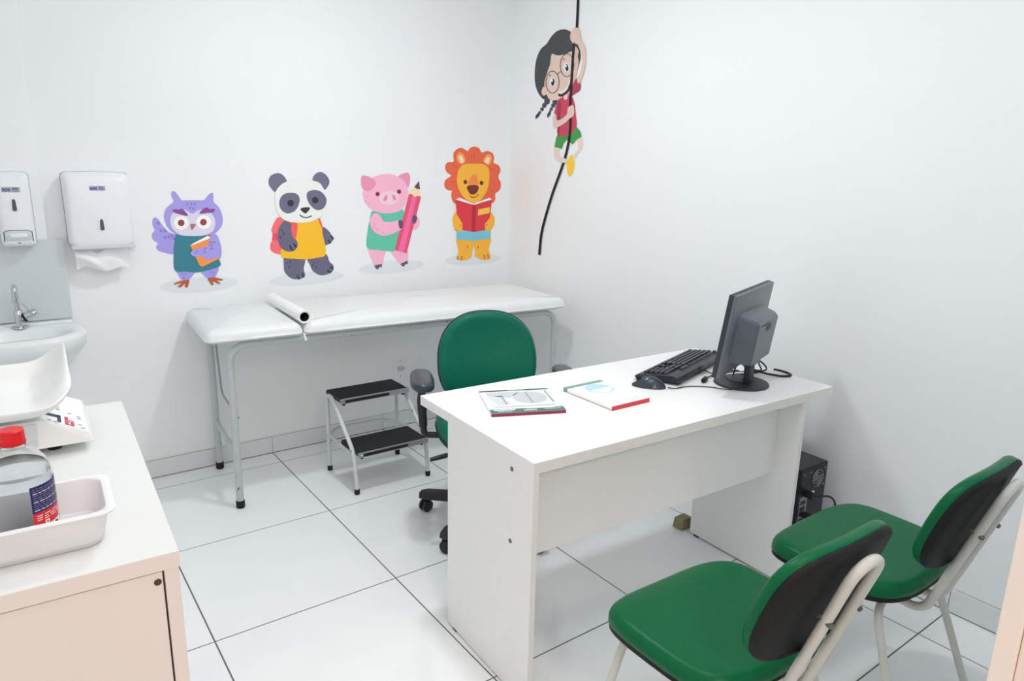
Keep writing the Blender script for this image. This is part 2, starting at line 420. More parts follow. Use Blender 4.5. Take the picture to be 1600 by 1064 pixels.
# ------------------------------------------------------------------ monitor
MA = math.radians(21.0)
mon = thing('monitor', 'dark grey flat monitor seen from behind at the right end of the desk', 'monitor', dk(1.045, 0.190), DTH+MA)
MWd, MHt = 0.43, 0.285
tilt = Matrix.Translation((0, 0.0, 0.205)) @ Matrix.Rotation(math.radians(7.0), 4, 'X')   # leans back towards the camera side
lathe('base', [(0.0, 0.0), (0.093, 0.0), (0.0955, 0.003), (0.0935, 0.008), (0.05, 0.012), (0.0, 0.012)], M_pcd, mon, 48)
bx('neck', -0.026, 0.026, -0.036, -0.012, 0.010, 0.135, M_pcd, mon, 0.005, 3)
bx('hinge', -0.036, 0.036, -0.048, 0.0, 0.120, 0.142, M_pcd, mon, 0.004, 2, T=Matrix.Translation((0, 0, 0)))
pn = bx('panel', -MWd/2+0.0008, MWd/2-0.0008, -0.005, 0.010, -MHt/2+0.0008, MHt/2-0.0008, M_pc, mon, 0.004, 3, T=tilt)
bx('bezel', -MWd/2, MWd/2, 0.004, 0.022, -MHt/2, MHt/2, M_pcd, mon, 0.003, 3, T=tilt)
bx('screen', -MWd/2+0.014, MWd/2-0.014, 0.0222, 0.0228, -MHt/2+0.018, MHt/2-0.014, M_screen, pn, T=tilt)
def rr(x0, x1, z0, z1, y, r=0.012, n=4):
    out = []
    for cx, cz, a0 in ((x1-r, z1-r, 0), (x0+r, z1-r, 90), (x0+r, z0+r, 180), (x1-r, z0+r, 270)):
        for k in range(n+1):
            a = math.radians(a0+90*k/n); out.append((cx+r*math.cos(a), y, cz+r*math.sin(a)))
    return out
hs = loft('housing', [rr(-0.140, 0.140, -0.105, 0.070, -0.005), rr(-0.132, 0.132, -0.102, 0.062, -0.020), rr(-0.122, 0.122, -0.100, 0.056, -0.055), rr(-0.108, 0.108, -0.098, 0.046, -0.070, 0.006)], M_pc, mon, T=tilt, angle=30)
bx('back_label', -0.02, 0.03, -0.0712, -0.070, 0.010, 0.030, M_pcd, hs, T=tilt)
bx('stand_socket', -0.040, 0.040, -0.062, -0.006, -0.118, -0.098, M_pc, hs, 0.003, 2, T=tilt)
for q in range(5): bx('vent_slot', -0.08+q*0.02, -0.068+q*0.02, -0.0715, -0.0695, 0.034, 0.038, M_screen, hs, T=tilt)

# ------------------------------------------------------------------ keyboard (spacebar side towards the doctor)
kb = thing('keyboard', 'black desktop keyboard lying in front of the monitor', 'keyboard', dk(1.0, 0.43), DTH+math.radians(20.0)+PI)
# local: +x to the doctor's right (numpad), -y towards the doctor
KT = Matrix.Rotation(math.radians(4.0), 4, 'X')
prof = [(-0.085, 0.0), (0.078, 0.0), (0.082, 0.006), (0.080, 0.018), (0.062, 0.024), (-0.070, 0.017), (-0.088, 0.008)]
R = [[(x, y, z) for y, z in prof] for x in (-0.225, -0.220, 0.220, 0.225)]
R[0] = [(x, y*0.97, 0.001+z*0.9) for x, y, z in R[0]]; R[3] = [(x, y*0.97, 0.001+z*0.9) for x, y, z in R[3]]
KT2 = Matrix.Translation((0, 0, 0.0065)) @ KT
loft('body', R, M_kb, kb, angle=30, T=KT2)
bx('cable_hump', -0.03, 0.03, 0.070, 0.088, 0.004, 0.022, M_kb, kb, 0.005, 3, T=KT2)
for sx in (-0.19, 0.19): bx('flip_foot', sx-0.012, sx+0.012, 0.066, 0.074, 0.0, 0.009, M_kb, kb, 0.001, 1)
keyc = {}
def key(x, y, w=0.0165, d=0.016):
    k_ = (round(w, 4), round(d, 4)); z = 0.0175+(y+0.07)*0.053
    if k_ not in keyc:
        b0 = [(-w/2, -d/2, 0), (w/2, -d/2, 0), (w/2, d/2, 0), (-w/2, d/2, 0)]
        e = 0.0022; b1 = [(-w/2+e, -d/2+e, 0.0085), (w/2-e, -d/2+e, 0.0085), (w/2-e, d/2-e*1.3, 0.0085), (-w/2+e, d/2-e*1.3, 0.0085)]
        o = loft('key', [b0, b1], M_key, kb, smooth=False); keyc[k_] = o
    else: o = link(bpy.data.objects.new('key', keyc[k_].data), kb)
    o.matrix_local = KT2 @ Matrix.Translation((x, y, z))
p = 0.0188
rows = [(-0.048, [1.25, 1.25, 1.25, 6.0, 1.25, 1.25, 1.25, 1.25]), (-0.029, [2.25]+[1]*10+[1.75+0.75]), (-0.010, [1.75]+[1]*11+[2.0]), (0.009, [1.5]+[1]*12+[1.25]), (0.028, [1]*13+[1.75])]
for y, ws in rows:
    tot = sum(ws); x = -0.212; sc = 0.278/(tot*p)
    for w in ws:
        key(x+w*p*sc/2, y, w*p*sc-0.0022); x += w*p*sc
for q in range(13):
    if q in (1,): continue
    key(-0.204+q*0.0215, 0.052, 0.0165, 0.013)
for q in range(3):
    for y in (0.052, 0.028, 0.009): key(0.084+q*p, y)
for q in range(3): key(0.084+q*p, -0.048)
key(0.084+p, -0.029)
for q in range(4):
    for y in (0.028, 0.009, -0.010, -0.029, -0.048): key(0.150+q*0.0182, y, 0.0155)
tube('cable', spline([(0, 0.088, 0.014), (0.0, 0.105, 0.008), (-0.01, 0.125, 0.0035), (-0.03, 0.14, 0.0035), (-0.06, 0.15, 0.0035)]), 0.0022, M_cable, kb, 8)

# ------------------------------------------------------------------ mouse
a = dk(0.728, 0.330)
ms = thing('computer_mouse', 'dark wired mouse lying beside the keyboard', 'mouse', a, DTH+math.radians(-52)+PI)
# local +x = front of the mouse is at -x ... built with front along -x
L = []
for k in range(13):
    t = k/12; x = 0.058-0.116*t; e = math.sin(PI*min(1, max(0, (t*0.96+0.02))))**0.45
    w = 0.031*e; h = (0.012+0.028*math.sin(PI*(0.12+0.80*t)**0.8)**1.0)*max(e, 0.3)
    ring = []
    for q in range(16):
        an = 2*PI*q/16; yy = math.cos(an)*w; zz = math.sin(an)
        ring.append((x, yy*(1 if zz < 0 else 1-0.25*zz), 0.001+max(0, zz)*h if zz > 0 else 0.001+0.001*(1+zz)))
    L.append(ring)
loft('body', L, M_mouse, ms, angle=50, T=Matrix.Rotation(PI, 4, 'Z'))
lathe('scroll_wheel', [(0.0, -0.004), (0.008, -0.004), (0.009, -0.002), (0.009, 0.002), (0.008, 0.004), (0.0, 0.004)], M_rubber, ms, 20, T=align((0.036, 0, 0.0245), (0, 1, 0)))
tube('button_seam', spline([(0.054, 0.0, 0.0172), (0.048, 0, 0.0215), (0.030, 0, 0.0318), (0.012, 0, 0.0385)]), 0.0007, M_black, ms, 6)
inv = Matrix.Rotation(-ms.rotation_euler.z, 4, 'Z') @ Matrix.Translation(-a)
path = [dk(*q) for q in ((0.764, 0.275, 0.006), (0.790, 0.262, 0.003), (0.845, 0.256, 0.003), (0.905, 0.215, 0.003), (0.945, 0.135, 0.006), (0.985, 0.108, 0.0165), (1.02, 0.14, 0.0155), (1.0, 0.20, 0.0155), (1.06, 0.275, 0.010), (1.12, 0.30, 0.004), (1.19, 0.275, 0.004), (1.25, 0.26, 0.004))]
path[4] = dk(0.935, 0.15, 0.006); path[5] = dk(0.968, 0.128, 0.0165)
tube('cable', [inv @ q for q in spline(path)], 0.0019, M_cable, ms, 8)

# ------------------------------------------------------------------ monitor cables at the wall end
vg = thing('monitor_cable', 'thick black monitor cable curling on the desk behind the monitor', 'cable', dk(1.2, 0.24))
def pth(pts, base): return [Vector(dk(*q))-Vector(base) for q in pts]
bs = dk(1.2, 0.24)
tube('cord', pth(spline([(1.025, 0.19, 0.105), (1.06, 0.21, 0.075), (1.11, 0.225, 0.045), (1.15, 0.225, 0.030), (1.20, 0.205, 0.012), (1.245, 0.165, 0.005), (1.285, 0.155, 0.005), (1.300, 0.185, 0.006), (1.28, 0.215, 0.012), (1.262, 0.21, 0.016)]), bs), 0.0042, M_cable, vg, 10)
tube('ferrite_bead', pth([(1.11, 0.225, 0.045), (1.125, 0.2262, 0.040), (1.15, 0.2262, 0.0315)], bs), [0.0075, 0.009, 0.0075], M_cable, vg, 12)
pw = thing('power_cord', 'thin black power cord looping behind the monitor stand', 'cable', bs)
tube('cord', pth(spline([(1.035, 0.20, 0.09), (1.07, 0.245, 0.02), (1.12, 0.27, 0.0036), (1.17, 0.25, 0.0036), (1.215, 0.235, 0.012), (1.235, 0.26, 0.028), (1.255, 0.275, 0.036), (1.27, 0.26, 0.02), (1.26, 0.245, 0.008), (1.225, 0.25, 0.0036), (1.19, 0.27, 0.0036)]), bs), 0.0030, M_cable, pw, 8)
jc = thing('keyboard_plug_cable', 'short black cable with a bead lying under the monitor', 'cable', dk(0.96, 0.30))
bs2 = dk(0.96, 0.30)
tube('cord', pth(spline([(0.94, 0.270, 0.004), (0.97, 0.285, 0.006), (1.05, 0.31, 0.004), (1.12, 0.315, 0.004), (1.17, 0.30, 0.004)]), bs2), 0.0024, M_cable, jc, 8)
tube('bead', pth([(0.925, 0.262, 0.009), (0.935, 0.267, 0.009), (0.96, 0.279, 0.009), (0.968, 0.283, 0.009)], bs2), [0.006, 0.0085, 0.0085, 0.006], M_cable, jc, 12)

# ================================================================== computer tower
TW = thing('computer_tower', 'black computer tower standing between the desk and the right wall', 'computer', DM @ Vector((1.18, 0.0, 0)), DTH)
cs = bx('case', 0.0, 0.172, 0.004, 0.40, 0.012, 0.445, M_case, TW, 0.003, 2)
bk = bx('rear_panel', 0.006, 0.166, 0.0015, 0.0045, 0.018, 0.440, M_black, TW)
for q in ((0.02, 0.03), (0.15, 0.03), (0.02, 0.37), (0.15, 0.37)): bx('foot', q[0]-0.012, q[0]+0.012, q[1]-0.012, q[1]+0.012, 0.0, 0.012, M_rubber, TW, 0.002, 1)
ps = bx('power_supply', 0.012, 0.160, 0.0, 0.002, 0.352, 0.434, M_case, TW, 0.0005, 1)
for rr_ in (0.012, 0.022, 0.032):
    tube('fan_grille_ring', [(0.108+rr_*math.cos(2*PI*k/24), -0.002, 0.393+rr_*math.sin(2*PI*k/24)) for k in range(24)], 0.0016, M_grille, ps, 6, True)
for an in (0.3, 0.3+PI/2): tube('fan_grille_spoke', [(0.108-0.036*math.cos(an), -0.0015, 0.393-0.036*math.sin(an)), (0.108+0.036*math.cos(an), -0.0015, 0.393+0.036*math.sin(an))], 0.0014, M_grille, ps, 6)
for sx, sz in ((0.022, 0.425), (0.150, 0.425), (0.150, 0.360), (0.065, 0.425)): lathe('screw', [(0.0, 0.002), (0.004, 0.0015), (0.004, 0)], M_grille, ps, 10, T=align((sx, 0.0, sz), (0, -1, 0)))
bx('power_plug', 0.03, 0.055, -0.035, 0.0, 0.338, 0.360, M_cable, TW, 0.003, 2)
io = bx('port_plate', 0.016, 0.060, 0.0, 0.002, 0.18, 0.335, M_grille, TW)
for q in range(6):
    bx('port', 0.022, 0.050, -0.001, 0.001, 0.19+q*0.023, 0.205+q*0.023, M_black, io)
bx('video_plug', 0.022, 0.052, -0.045, 0.0, 0.262, 0.276, M_cable, TW, 0.003, 2)
bx('plug_collar', 0.024, 0.050, -0.012, -0.002, 0.264, 0.2745, M_alu, TW)
bx('warning_sticker', 0.075, 0.10, 0.0005, 0.0015, 0.325, 0.345, M_paper, TW)
for q in range(5): bx('slot_cover', 0.080, 0.160, 0.0004, 0.0015, 0.10+q*0.022, 0.116+q*0.022, M_case, TW)
tube('power_cable', spline([(0.042, -0.034, 0.349), (0.10, -0.06, 0.345), (0.145, -0.06, 0.30), (0.155, -0.045, 0.22), (0.14, -0.03, 0.10), (0.12, -0.02, 0.015)]), 0.0038, M_cable, TW, 8)
tube('video_cable', spline([(0.037, -0.044, 0.269), (0.06, -0.07, 0.25), (0.09, -0.06, 0.15), (0.10, -0.04, 0.02)]), 0.0032, M_cable, TW, 8)
bl = mesh('wooden_block', *(lambda b: b)(([(x, y, z) for z, k in ((0, 1), (0.045, 0.85)) for x, y in ((-0.035*k, -0.025*k), (0.035*k, -0.025*k), (0.035*k, 0.025*k), (-0.035*k, 0.025*k))], [[3, 2, 1, 0], [4, 5, 6, 7], [0, 1, 5, 4], [1, 2, 6, 5], [2, 3, 7, 6], [3, 0, 4, 7]])), mat('olive_wood', (150, 142, 108), 0.7, var=0.15))
bl.location = DM @ Vector((1.165, 0.50, 0.0)); tag(bl, 'small olive brown block on the floor behind the right desk leg', 'block')

# ================================================================== visitor chairs
def visitor_chair(label, loc, rz):
    t = thing('visitor_chair', label, 'chair', loc, rz, 'visitor chairs facing the desk')
    # local: +y forward, seat centre at origin
    so = superell(0.228, 0.194, 3.6, 56, 0, 0.006, 0.03)
    bend = lambda x, y: 0.012*(abs(x)/0.22)**2*0.6 - 0.020*max(0, (y-0.08)/0.13)**2 + 0.010*max(0, (-y-0.06)/0.15)**2
    sp = cushion('seat_pan', superell(0.226, 0.192, 3.6, 56, 0, 0.006, 0.03), 0.415, 0.432, M_shell, t, 0.004, 0.0, bend=bend)
    st = cushion('seat', so, 0.428, 0.470, M_green, t, 0.026, 0.006, bend=bend)
    # backrest: built flat in x (width) / y (height), pad towards +z = forward, then stood up
    bo = superell(0.188, 0.140, 3.6, 56, 0, 0, -0.05)
    bendb = lambda x, y: 0.016*(abs(x)/0.188)**2 - 0.010*(y/0.14)**2
    tl = math.radians(74)
    TB = Matrix.Translation((0.004, -0.246, 0.660)) @ Matrix(((1, 0, 0, 0), (0, -math.cos(tl), math.sin(tl), 0), (0, math.sin(tl), math.cos(tl), 0), (0, 0, 0, 1)))
    cushion('backrest', bo, 0.004, 0.034, M_green, t, 0.020, 0.004, T=TB, bend=bendb)
    cushion('back_shell', bo, -0.010, 0.006, M_shell, t, 0.002, 0.0, T=TB, bend=bendb, bot_r=0.007)
    # support loop: two bars rise from under the seat and join behind the backrest
    W = 0.047; XO = 0.012
    sl = 0.325
    def side(s): return [(XO+s*W, 0.10, 0.398), (XO+s*W, -0.185, 0.360), (XO+s*W, -0.185-sl*0.360, 0.720)]
    pl = fillet(side(-1), 0.045, 8); pr = fillet(side(1), 0.045, 8)
    d = Vector((0, -sl, 1)).normalized(); topc = Vector((XO, -0.185-sl*0.360, 0.720))
    arc = [topc+Vector((-W*math.cos(PI*k/12), 0, 0))+d*W*0.9*math.sin(PI*k/12) for k in range(1, 12)]
    tube('back_support', pl+arc+pr[::-1], 0.0115, M_tube, t, 14)
    for s in (-1, 1):
        pb_ = Vector((XO+s*W, -0.185-sl*0.265, 0.625)); nb = Vector((0, -1, -sl)).normalized()
        lathe('bolt', [(0.0, 0.0175), (0.004, 0.017), (0.0062, 0.0145), (0.0062, -0.014), (0.0, -0.014)], M_bolt, t, 16, T=align(pb_+Vector((s*0.004, 0, 0)), nb))
    for k, (y0, y1) in enumerate(((0.13, 0.20), (-0.12, -0.26))):
        X0, X1 = 0.165, 0.215
        pth_ = [(-X1, y1, 0.004), (-X0, y0, 0.397), (X0, y0, 0.397), (X1, y1, 0.004)]
        tube('leg_frame', fillet(pth_, 0.06, 8), 0.0105, M_tube, t, 14)
        for s in (-1, 1):
            lathe('foot_cap', [(0.0, 0.0), (0.0135, 0.0), (0.0135, 0.028), (0.011, 0.032), (0.0, 0.032)], M_black, t, 16, o=(s*X1*0.998, y1*0.998, 0.0))
    return t
visitor_chair('green visitor chair with black back shell nearest the doorway side of the desk', (-1.272, -2.622, 0), math.radians(-2))
visitor_chair('green visitor chair with black back shell beside the right wall', (-0.655, -2.645, 0), math.radians(1))

# ================================================================== doctor's chair
fx, fy = -0.42, -0.907
OC = thing('office_chair', 'green swivel armchair with black arms behind the desk', 'chair', (-0.960, -1.250, 0), math.atan2(fy, fx)-PI/2)
bo = []
for k in range(64):
    a = 2*PI*k/64; cs_, sn = math.cos(a), math.sin(a)
    w = 0.212*(1.0 if sn < 0 else 1.0-0.06*sn); bo.append((math.copysign(abs(cs_)**(2/2.5), cs_)*w, math.copysign(abs(sn)**(2/2.5), sn)*0.205))
tl = math.radians(84)
TB = Matrix.Translation((0, -0.225, 0.665)) @ Matrix(((1, 0, 0, 0), (0, -math.cos(tl), math.sin(tl), 0), (0, math.sin(tl), math.cos(tl), 0), (0, 0, 0, 1)))
bendb = lambda x, y: 0.035*(abs(x)/0.21)**2 + 0.012*math.cos((y+0.1)*14)
br = cushion('backrest', bo, 0.004, 0.05, M_green2, OC, 0.030, 0.004, T=TB, bend=bendb)
cushion('back_shell', bo, -0.03, 0.002, M_shell, OC, 0.003, 0.0, T=TB, bend=bendb, bot_r=0.02)
tube('piping', [TB @ Vector((x*1.002, y*1.002, 0.006+bendb(x, y))) for x, y in bo], 0.0042, M_black, br, 8, True)
so = superell(0.235, 0.225, 3.0, 56)
bend = lambda x, y: -0.03*max(0, (y-0.06)/0.16)**2
se = cushion('seat', so, 0.425, 0.480, M_green2, OC, 0.032, 0.006, bend=bend)
cushion('seat_pan', so, 0.405, 0.428, M_shell, OC, 0.004, 0, bend=bend, bot_r=0.012)
tube('piping', [(x*1.003, y*1.003, 0.428+bend(x, y)) for x, y in so], 0.004, M_black, se, 8, True)
tube('back_bar', fillet([(0, 0.05, 0.395), (0, -0.27, 0.385), (0, -0.285, 0.62)], 0.06), 0.018, M_black, OC)
for s in (-1, 1):
    ar = cushion('armrest_pad', superell(0.046, 0.118, 3.0, 36, s*0.295, 0.02), 0.632, 0.664, M_mouse, OC, 0.014, 0.003)
    tube('arm_stem', spline([(s*0.295, -0.01, 0.636), (s*0.295, -0.01, 0.56), (s*0.293, -0.005, 0.50), (s*0.290, 0.0, 0.440)], 4), [0.016]*4+[0.019]*4+[0.017]*4+[0.013], M_black, OC)
    bx('adjust_button', s*0.295-0.012, s*0.295+0.012, 0.004, 0.026, 0.575, 0.60, M_black, OC, 0.003, 2)
    tube('arm_bracket', fillet([(s*0.290, 0.0, 0.448), (s*0.286, 0.0, 0.410), (s*0.12, 0.0, 0.398)], 0.02), 0.013, M_black, OC)
bx('mechanism', -0.07, 0.07, -0.09, 0.09, 0.365, 0.406, M_black, OC, 0.008, 2)
tube('lever', [(0.05, 0.10, 0.382), (0.18, 0.13, 0.376), (0.22, 0.14, 0.372), (0.275, 0.15, 0.364)], [0.006, 0.006, 0.010, 0.008], M_black, OC)
lathe('gas_lift', [(0.0, 0.09), (0.028, 0.09), (0.028, 0.26), (0.016, 0.265), (0.016, 0.37), (0.0, 0.37)], M_black, OC, 24)
star = lathe('hub', [(0.0, 0.07), (0.042, 0.07), (0.045, 0.10), (0.036, 0.125), (0.0, 0.125)], M_black, OC, 24)
# world directions of the five arms
base_a = math.radians(128)-OC.rotation_euler.z
for k in range(5):
    an = base_a+k*2*PI/5; d = Vector((math.cos(an), math.sin(an), 0)); n_ = Vector((-d.y, d.x, 0))
    rg = []
    for s, w, z0, z1 in ((0.02, 0.028, 0.075, 0.118), (0.17, 0.027, 0.075, 0.110), (0.300, 0.026, 0.066, 0.098), (0.330, 0.020, 0.066, 0.090)):
        rg.append([d*s-n_*w+Vector((0, 0, z0)), d*s+n_*w+Vector((0, 0, z0)), d*s+n_*w*0.75+Vector((0, 0, z1)), d*s-n_*w*0.75+Vector((0, 0, z1))])
    loft('base_arm', rg, M_black, OC, smooth=False)
    cw = thing('caster', '', ''); del cw['label']; del cw['category']; cw.parent = OC; cw.location = d*0.305; cw.rotation_euler = (0, 0, an+1.1+k*0.7)
    for s in (-1, 1):
        lathe('wheel', [(0.0, -0.008), (0.020, -0.008), (0.026, -0.005), (0.0275, 0.0), (0.026, 0.005), (0.020, 0.008), (0.0, 0.008)], M_black, cw, 24, T=align((0, s*0.013, 0.0275), (0, 1, 0)))
    bx('fork', -0.022, 0.012, -0.005, 0.005, 0.02, 0.068, M_black, cw, 0.003, 2)
    lathe('stem', [(0.0, 0.05), (0.008, 0.05), (0.008, 0.08), (0, 0.08)], M_black, cw, 12)

# ================================================================== examination couch
BO = Vector((-1.905, -0.580, 0)); BTH = math.radians(-4.0)
bed = thing('examination_couch', 'white padded examination couch on grey tube legs along the back wall', 'examination couch', BO, BTH)
BL, BW, BZ = 1.80, 0.565, 0.758
def pad(name, x0, x1, z1, r):
    o = []
    rc = 0.035
    for cx, cy, a0 in ((x1-rc, 0+rc, -90), (x1-rc, BW-rc, 0), (x0+rc, BW-rc, 90), (x0+rc, rc, 180)):
        for k in range(7):
            a = math.radians(a0+90*k/6); o.append((cx+rc*math.cos(a), cy+rc*math.sin(a)))
    # subdivide straight runs so that the outline is even
    oo = []
    for i in range(len(o)):
        p0 = Vector(o[i]); p1 = Vector(o[(i+1) % len(o)]); n = max(1, int((p1-p0).length/0.08))
        for k in range(n): oo.append(tuple(p0+(p1-p0)*k/n))
    return cushion(name, oo, BZ, z1, M_vinyl, bed, r, 0.012, bot_r=0.006)
pad('mattress_section', 0.0, 0.398, BZ+0.052, 0.046)
pad('mattress_section', 0.404, BL, BZ+0.056, 0.050)
bx('base_board', 0.03, 0.395, 0.04, BW-0.04, BZ-0.012, BZ, M_vinyl, bed, 0.001, 1)
bx('base_board', 0.41, BL-0.03, 0.04, BW-0.04, BZ-0.012, BZ, M_vinyl, bed, 0.001, 1)
r_ = 0.0155; zt = BZ-0.012-r_
x0, x1 = 0.097, 1.755
for y in (0.055, 0.532):
    tube('leg_frame', fillet([(x0, y, 0.03), (x0, y, zt), (x1, y, zt), (x1, y, 0.03)], 0.085, 8), r_, M_bedtube, bed, 16)
    for x in (x0, x1):
        lathe('leg_cap', [(0.0, 0.0), (0.016, 0.0), (0.0185, 0.003), (0.0185, 0.032), (0.0165, 0.034), (0.0, 0.034)], M_rubber, bed, 20, o=(x, y, 0))
for x in (x0, x1): tube('stretcher', [(x, 0.055, 0.245), (x, 0.532, 0.245)], 0.012, M_bedtube, bed, 12)
for x in (0.22, 0.9, 1.6): tube('cross_bar', [(x, 0.055, zt), (x, 0.532, zt)], 0.010, M_bedtube, bed, 10)
tube('headrest_rod', fillet([(0.09, 0.34, zt+0.01), (0.10, 0.33, 0.445), (0.12, 0.085, 0.40)], 0.03), 0.0045, mat('rod_paint', (150, 156, 158), 0.4), bed, 8)
# torn bit of padding hanging at the joint
tw = [(0.396, 0.012, BZ+0.006), (0.400, 0.006, BZ-0.012), (0.404, 0.008, BZ-0.026)]
tube('torn_padding', tw, [0.003, 0.004, 0.007], M_paper, bed, 8)
# paper roll lying across the joint
pr_ = thing('paper_roll', 'white paper roll with hollow core lying across the couch joint', 'paper roll', BO, BTH)
zr = BZ+0.0695
A0 = Vector((0.409, 0.030, zr)); A1 = Vector((0.396, 0.535, zr)); d = (A1-A0).normalized(); Lr = (A1-A0).length
lathe('roll', [(0.0205, 0.0), (0.0275, 0.0), (0.0275, Lr), (0.0205, Lr), (0.0205, 0.0)], M_paper, pr_, 36, T=align(A0, d))
lathe('core', [(0.0204, 0.004), (0.0204, Lr-0.004), (0.019, Lr-0.004), (0.019, 0.004), (0.0204, 0.004)], M_core, pr_, 36, T=align(A0, d))
lathe('core_shade_disc', [(0.0, 0.10), (0.019, 0.10), (0.019, 0.104), (0.0, 0.104)], M_dark, pr_, 24, T=align(A0, d))  # dark disc stands in for the shade deep in the hollow core

# ================================================================== step stool
ss = thing('step_stool', 'two step metal stool with black rubber treads under the couch edge', 'step stool', (-1.145, -0.53, 0))
def sw(x, y, z): return (x+1.145, y+0.53, z)
for sx, in ((-1.330,), (-0.960,)):
    tube('side_frame', fillet([sw(sx, -0.372, 0.018), sw(sx, -0.372, 0.392), sw(sx, -0.436, 0.392), sw(sx, -0.672, 0.190), sw(sx, -0.694, 0.018)], 0.055, 7), 0.0095, M_stooltube, ss, 14)
    tube('side_bar', [sw(sx, -0.372, 0.187), sw(sx, -0.66, 0.178)], 0.0075, M_stooltube, ss, 10)
    for y in (-0.372, -0.694): lathe('foot_cap', [(0.0, 0.0), (0.0115, 0.0), (0.0122, 0.003), (0.0122, 0.022), (0.010, 0.025), (0.0, 0.025)], M_rubber, ss, 16, o=sw(sx, y, 0))
tube('rear_brace', fillet([sw(-1.330, -0.385, 0.187), sw(-1.27, -0.305, 0.187), sw(-1.02, -0.305, 0.187), sw(-0.960, -0.385, 0.187)], 0.07, 7), 0.0075, M_stooltube, ss, 12)
for (ya, yb, z) in ((-0.335, -0.520, 0.402), (-0.505, -0.708, 0.200)):
    st = bx('tread', sw(-1.322, 0, 0)[0], sw(-0.968, 0, 0)[0], yb+0.53, ya+0.53, z-0.018, z, M_black, ss, 0.003, 2)
    bx('rubber_mat', sw(-1.318, 0, 0)[0], sw(-0.972, 0, 0)[0], yb+0.535, ya+0.525, z, z+0.003, M_rubber, st, 0.001, 1)
    bx('trim_strip', sw(-1.325, 0, 0)[0], sw(-0.965, 0, 0)[0], yb+0.5275, yb+0.5305, z-0.021, z+0.004, M_alu, st, 0.0008, 1)
    bx('trim_inlay', sw(-1.300, 0, 0)[0], sw(-1.075, 0, 0)[0], yb+0.5268, yb+0.5276, z-0.017, z-0.003, M_rubber, st)
    for x in (-1.310, -0.980): lathe('screw', [(0.0, 0.002), (0.003, 0.0016), (0.0042, 0.0)], M_chrome, st, 12, T=align(sw(x, yb-0.0026, z-0.010), (0, -1, 0)))
    for x in (-1.300, -0.990): lathe('bolt', [(0.0, -0.016), (0.007, -0.016), (0.008, -0.012), (0.008, 0.0), (0, 0)], M_rubber, st, 12, o=sw(x, yb+0.02, z-0.018))

# ================================================================== wall fittings on the back wall
def label_plate(parent, x, y, z, w, h):
    pl = bx('brand_label', x-w/2, x+w/2, y-0.0012, y, z-h/2, z+h/2, M_label, parent, 0.0004, 1)
    T = Matrix.Translation((x-w*0.46, y-0.0016, z-h*0.34)) @ rmat(PI/2) @ Matrix.Diagonal((0.64, 1, 1, 1))
    text('label_text', 'HON', h*0.86, M_navy, pl, T, 0.0001, bold=0.0006)
    for q in range(3): bx('label_line', x+w*0.08, x+w*(0.44-0.03*q), y-0.0018, y-0.0011, z-h*0.36+q*h*0.27, z-h*0.36+q*h*0.27+h*0.14, M_navy if q == 2 else M_greyink, pl)
def shell_ring(x0, x1, z0, z1, y, r, n=5, bow=0.0):
    out = []
    for cx, cz, a0 in ((x1-r, z1-r, 0), (x0+r, z1-r, 90), (x0+r, z0+r, 180), (x1-r, z0+r, 270)):
        for k in range(n+1):
            a = math.radians(a0+90*k/n); X = cx+r*math.cos(a); Z = cz+r*math.sin(a)
            f = (X-x0)/(x1-x0); out.append((X, y, Z+(bow*4*f*(1-f) if a0 in (0, 90) else 0)))
        if a0 == 0:
            for k in range(1, 8):
                X = x1-r-(x1-x0-2*r)*k/8; f = (X-x0)/(x1-x0); out.append((X, y, z1+bow*4*f*(1-f)))
    return out
td = thing('paper_towel_dispenser', 'large white paper towel dispenser with grey slot on back wall', 'dispenser', (-2.165, 0, 1.11))
o_ = (-2.165, 0, 1.11)
X0, X1 = -0.122, 0.122
loft('body', [shell_ring(X0+0.004, X1-0.004, 0.012, 0.300, -0.0005, 0.014, bow=0.006), shell_ring(X0, X1, 0.008, 0.304, -0.03, 0.016, bow=0.006),
              shell_ring(X0+0.003, X1-0.003, 0.006, 0.303, -0.075, 0.018, bow=0.006), shell_ring(X0+0.010, X1-0.010, 0.008, 0.292, -0.098, 0.022, bow=0.004),
              shell_ring(X0+0.022, X1-0.022, 0.024, 0.270, -0.106, 0.022, bow=0.002)], M_abs, td, angle=50)
bx('base_tray', X0+0.006, X1-0.004, -0.098, -0.001, -0.006, 0.010, M_abs2, td, 0.004, 2)
bx('catch_tab', X1-0.022, X1-0.008, -0.096, -0.088, -0.022, 0.0, M_abs2, td, 0.002, 1)
loft('seam', [shell_ring(X0-0.0009, X1+0.0009, 0.0075, 0.3049, -0.034, 0.016, bow=0.006), shell_ring(X0-0.0009, X1+0.0009, 0.0075, 0.3049, -0.031, 0.016, bow=0.006)], M_slot, td)
def slot(parent, x, y, z, w, h):
    bz = bx('window_bezel', x-w*1.1, x+w*1.1, y-0.002, y+0.006, z-h*0.62, z+h*0.62, M_abs, parent, w*0.5, 3)
    rg = []
    for yy in (y+0.003, y-0.0032):
        rg.append([(x+math.cos(2*PI*k/20)*w*0.5*(1.15 if math.sin(2*PI*k/20) < 0 else 0.8), yy, z+math.copysign(h*0.5-w*0.5, math.sin(2*PI*k/20))+math.sin(2*PI*k/20)*w*0.5) for k in range(20)])
    loft('window', rg, M_slot, parent)
slot(td, 0.0, -0.106, 0.095, 0.015, 0.046)
label_plate(td, -0.002, -0.106, 0.243, 0.058, 0.019)
pt = thing('paper_towel', 'crumpled white paper towel hanging from the large dispenser', 'paper towel', (-2.170, -0.055, 1.105))
V = []; F = []; nx, nz = 24, 16
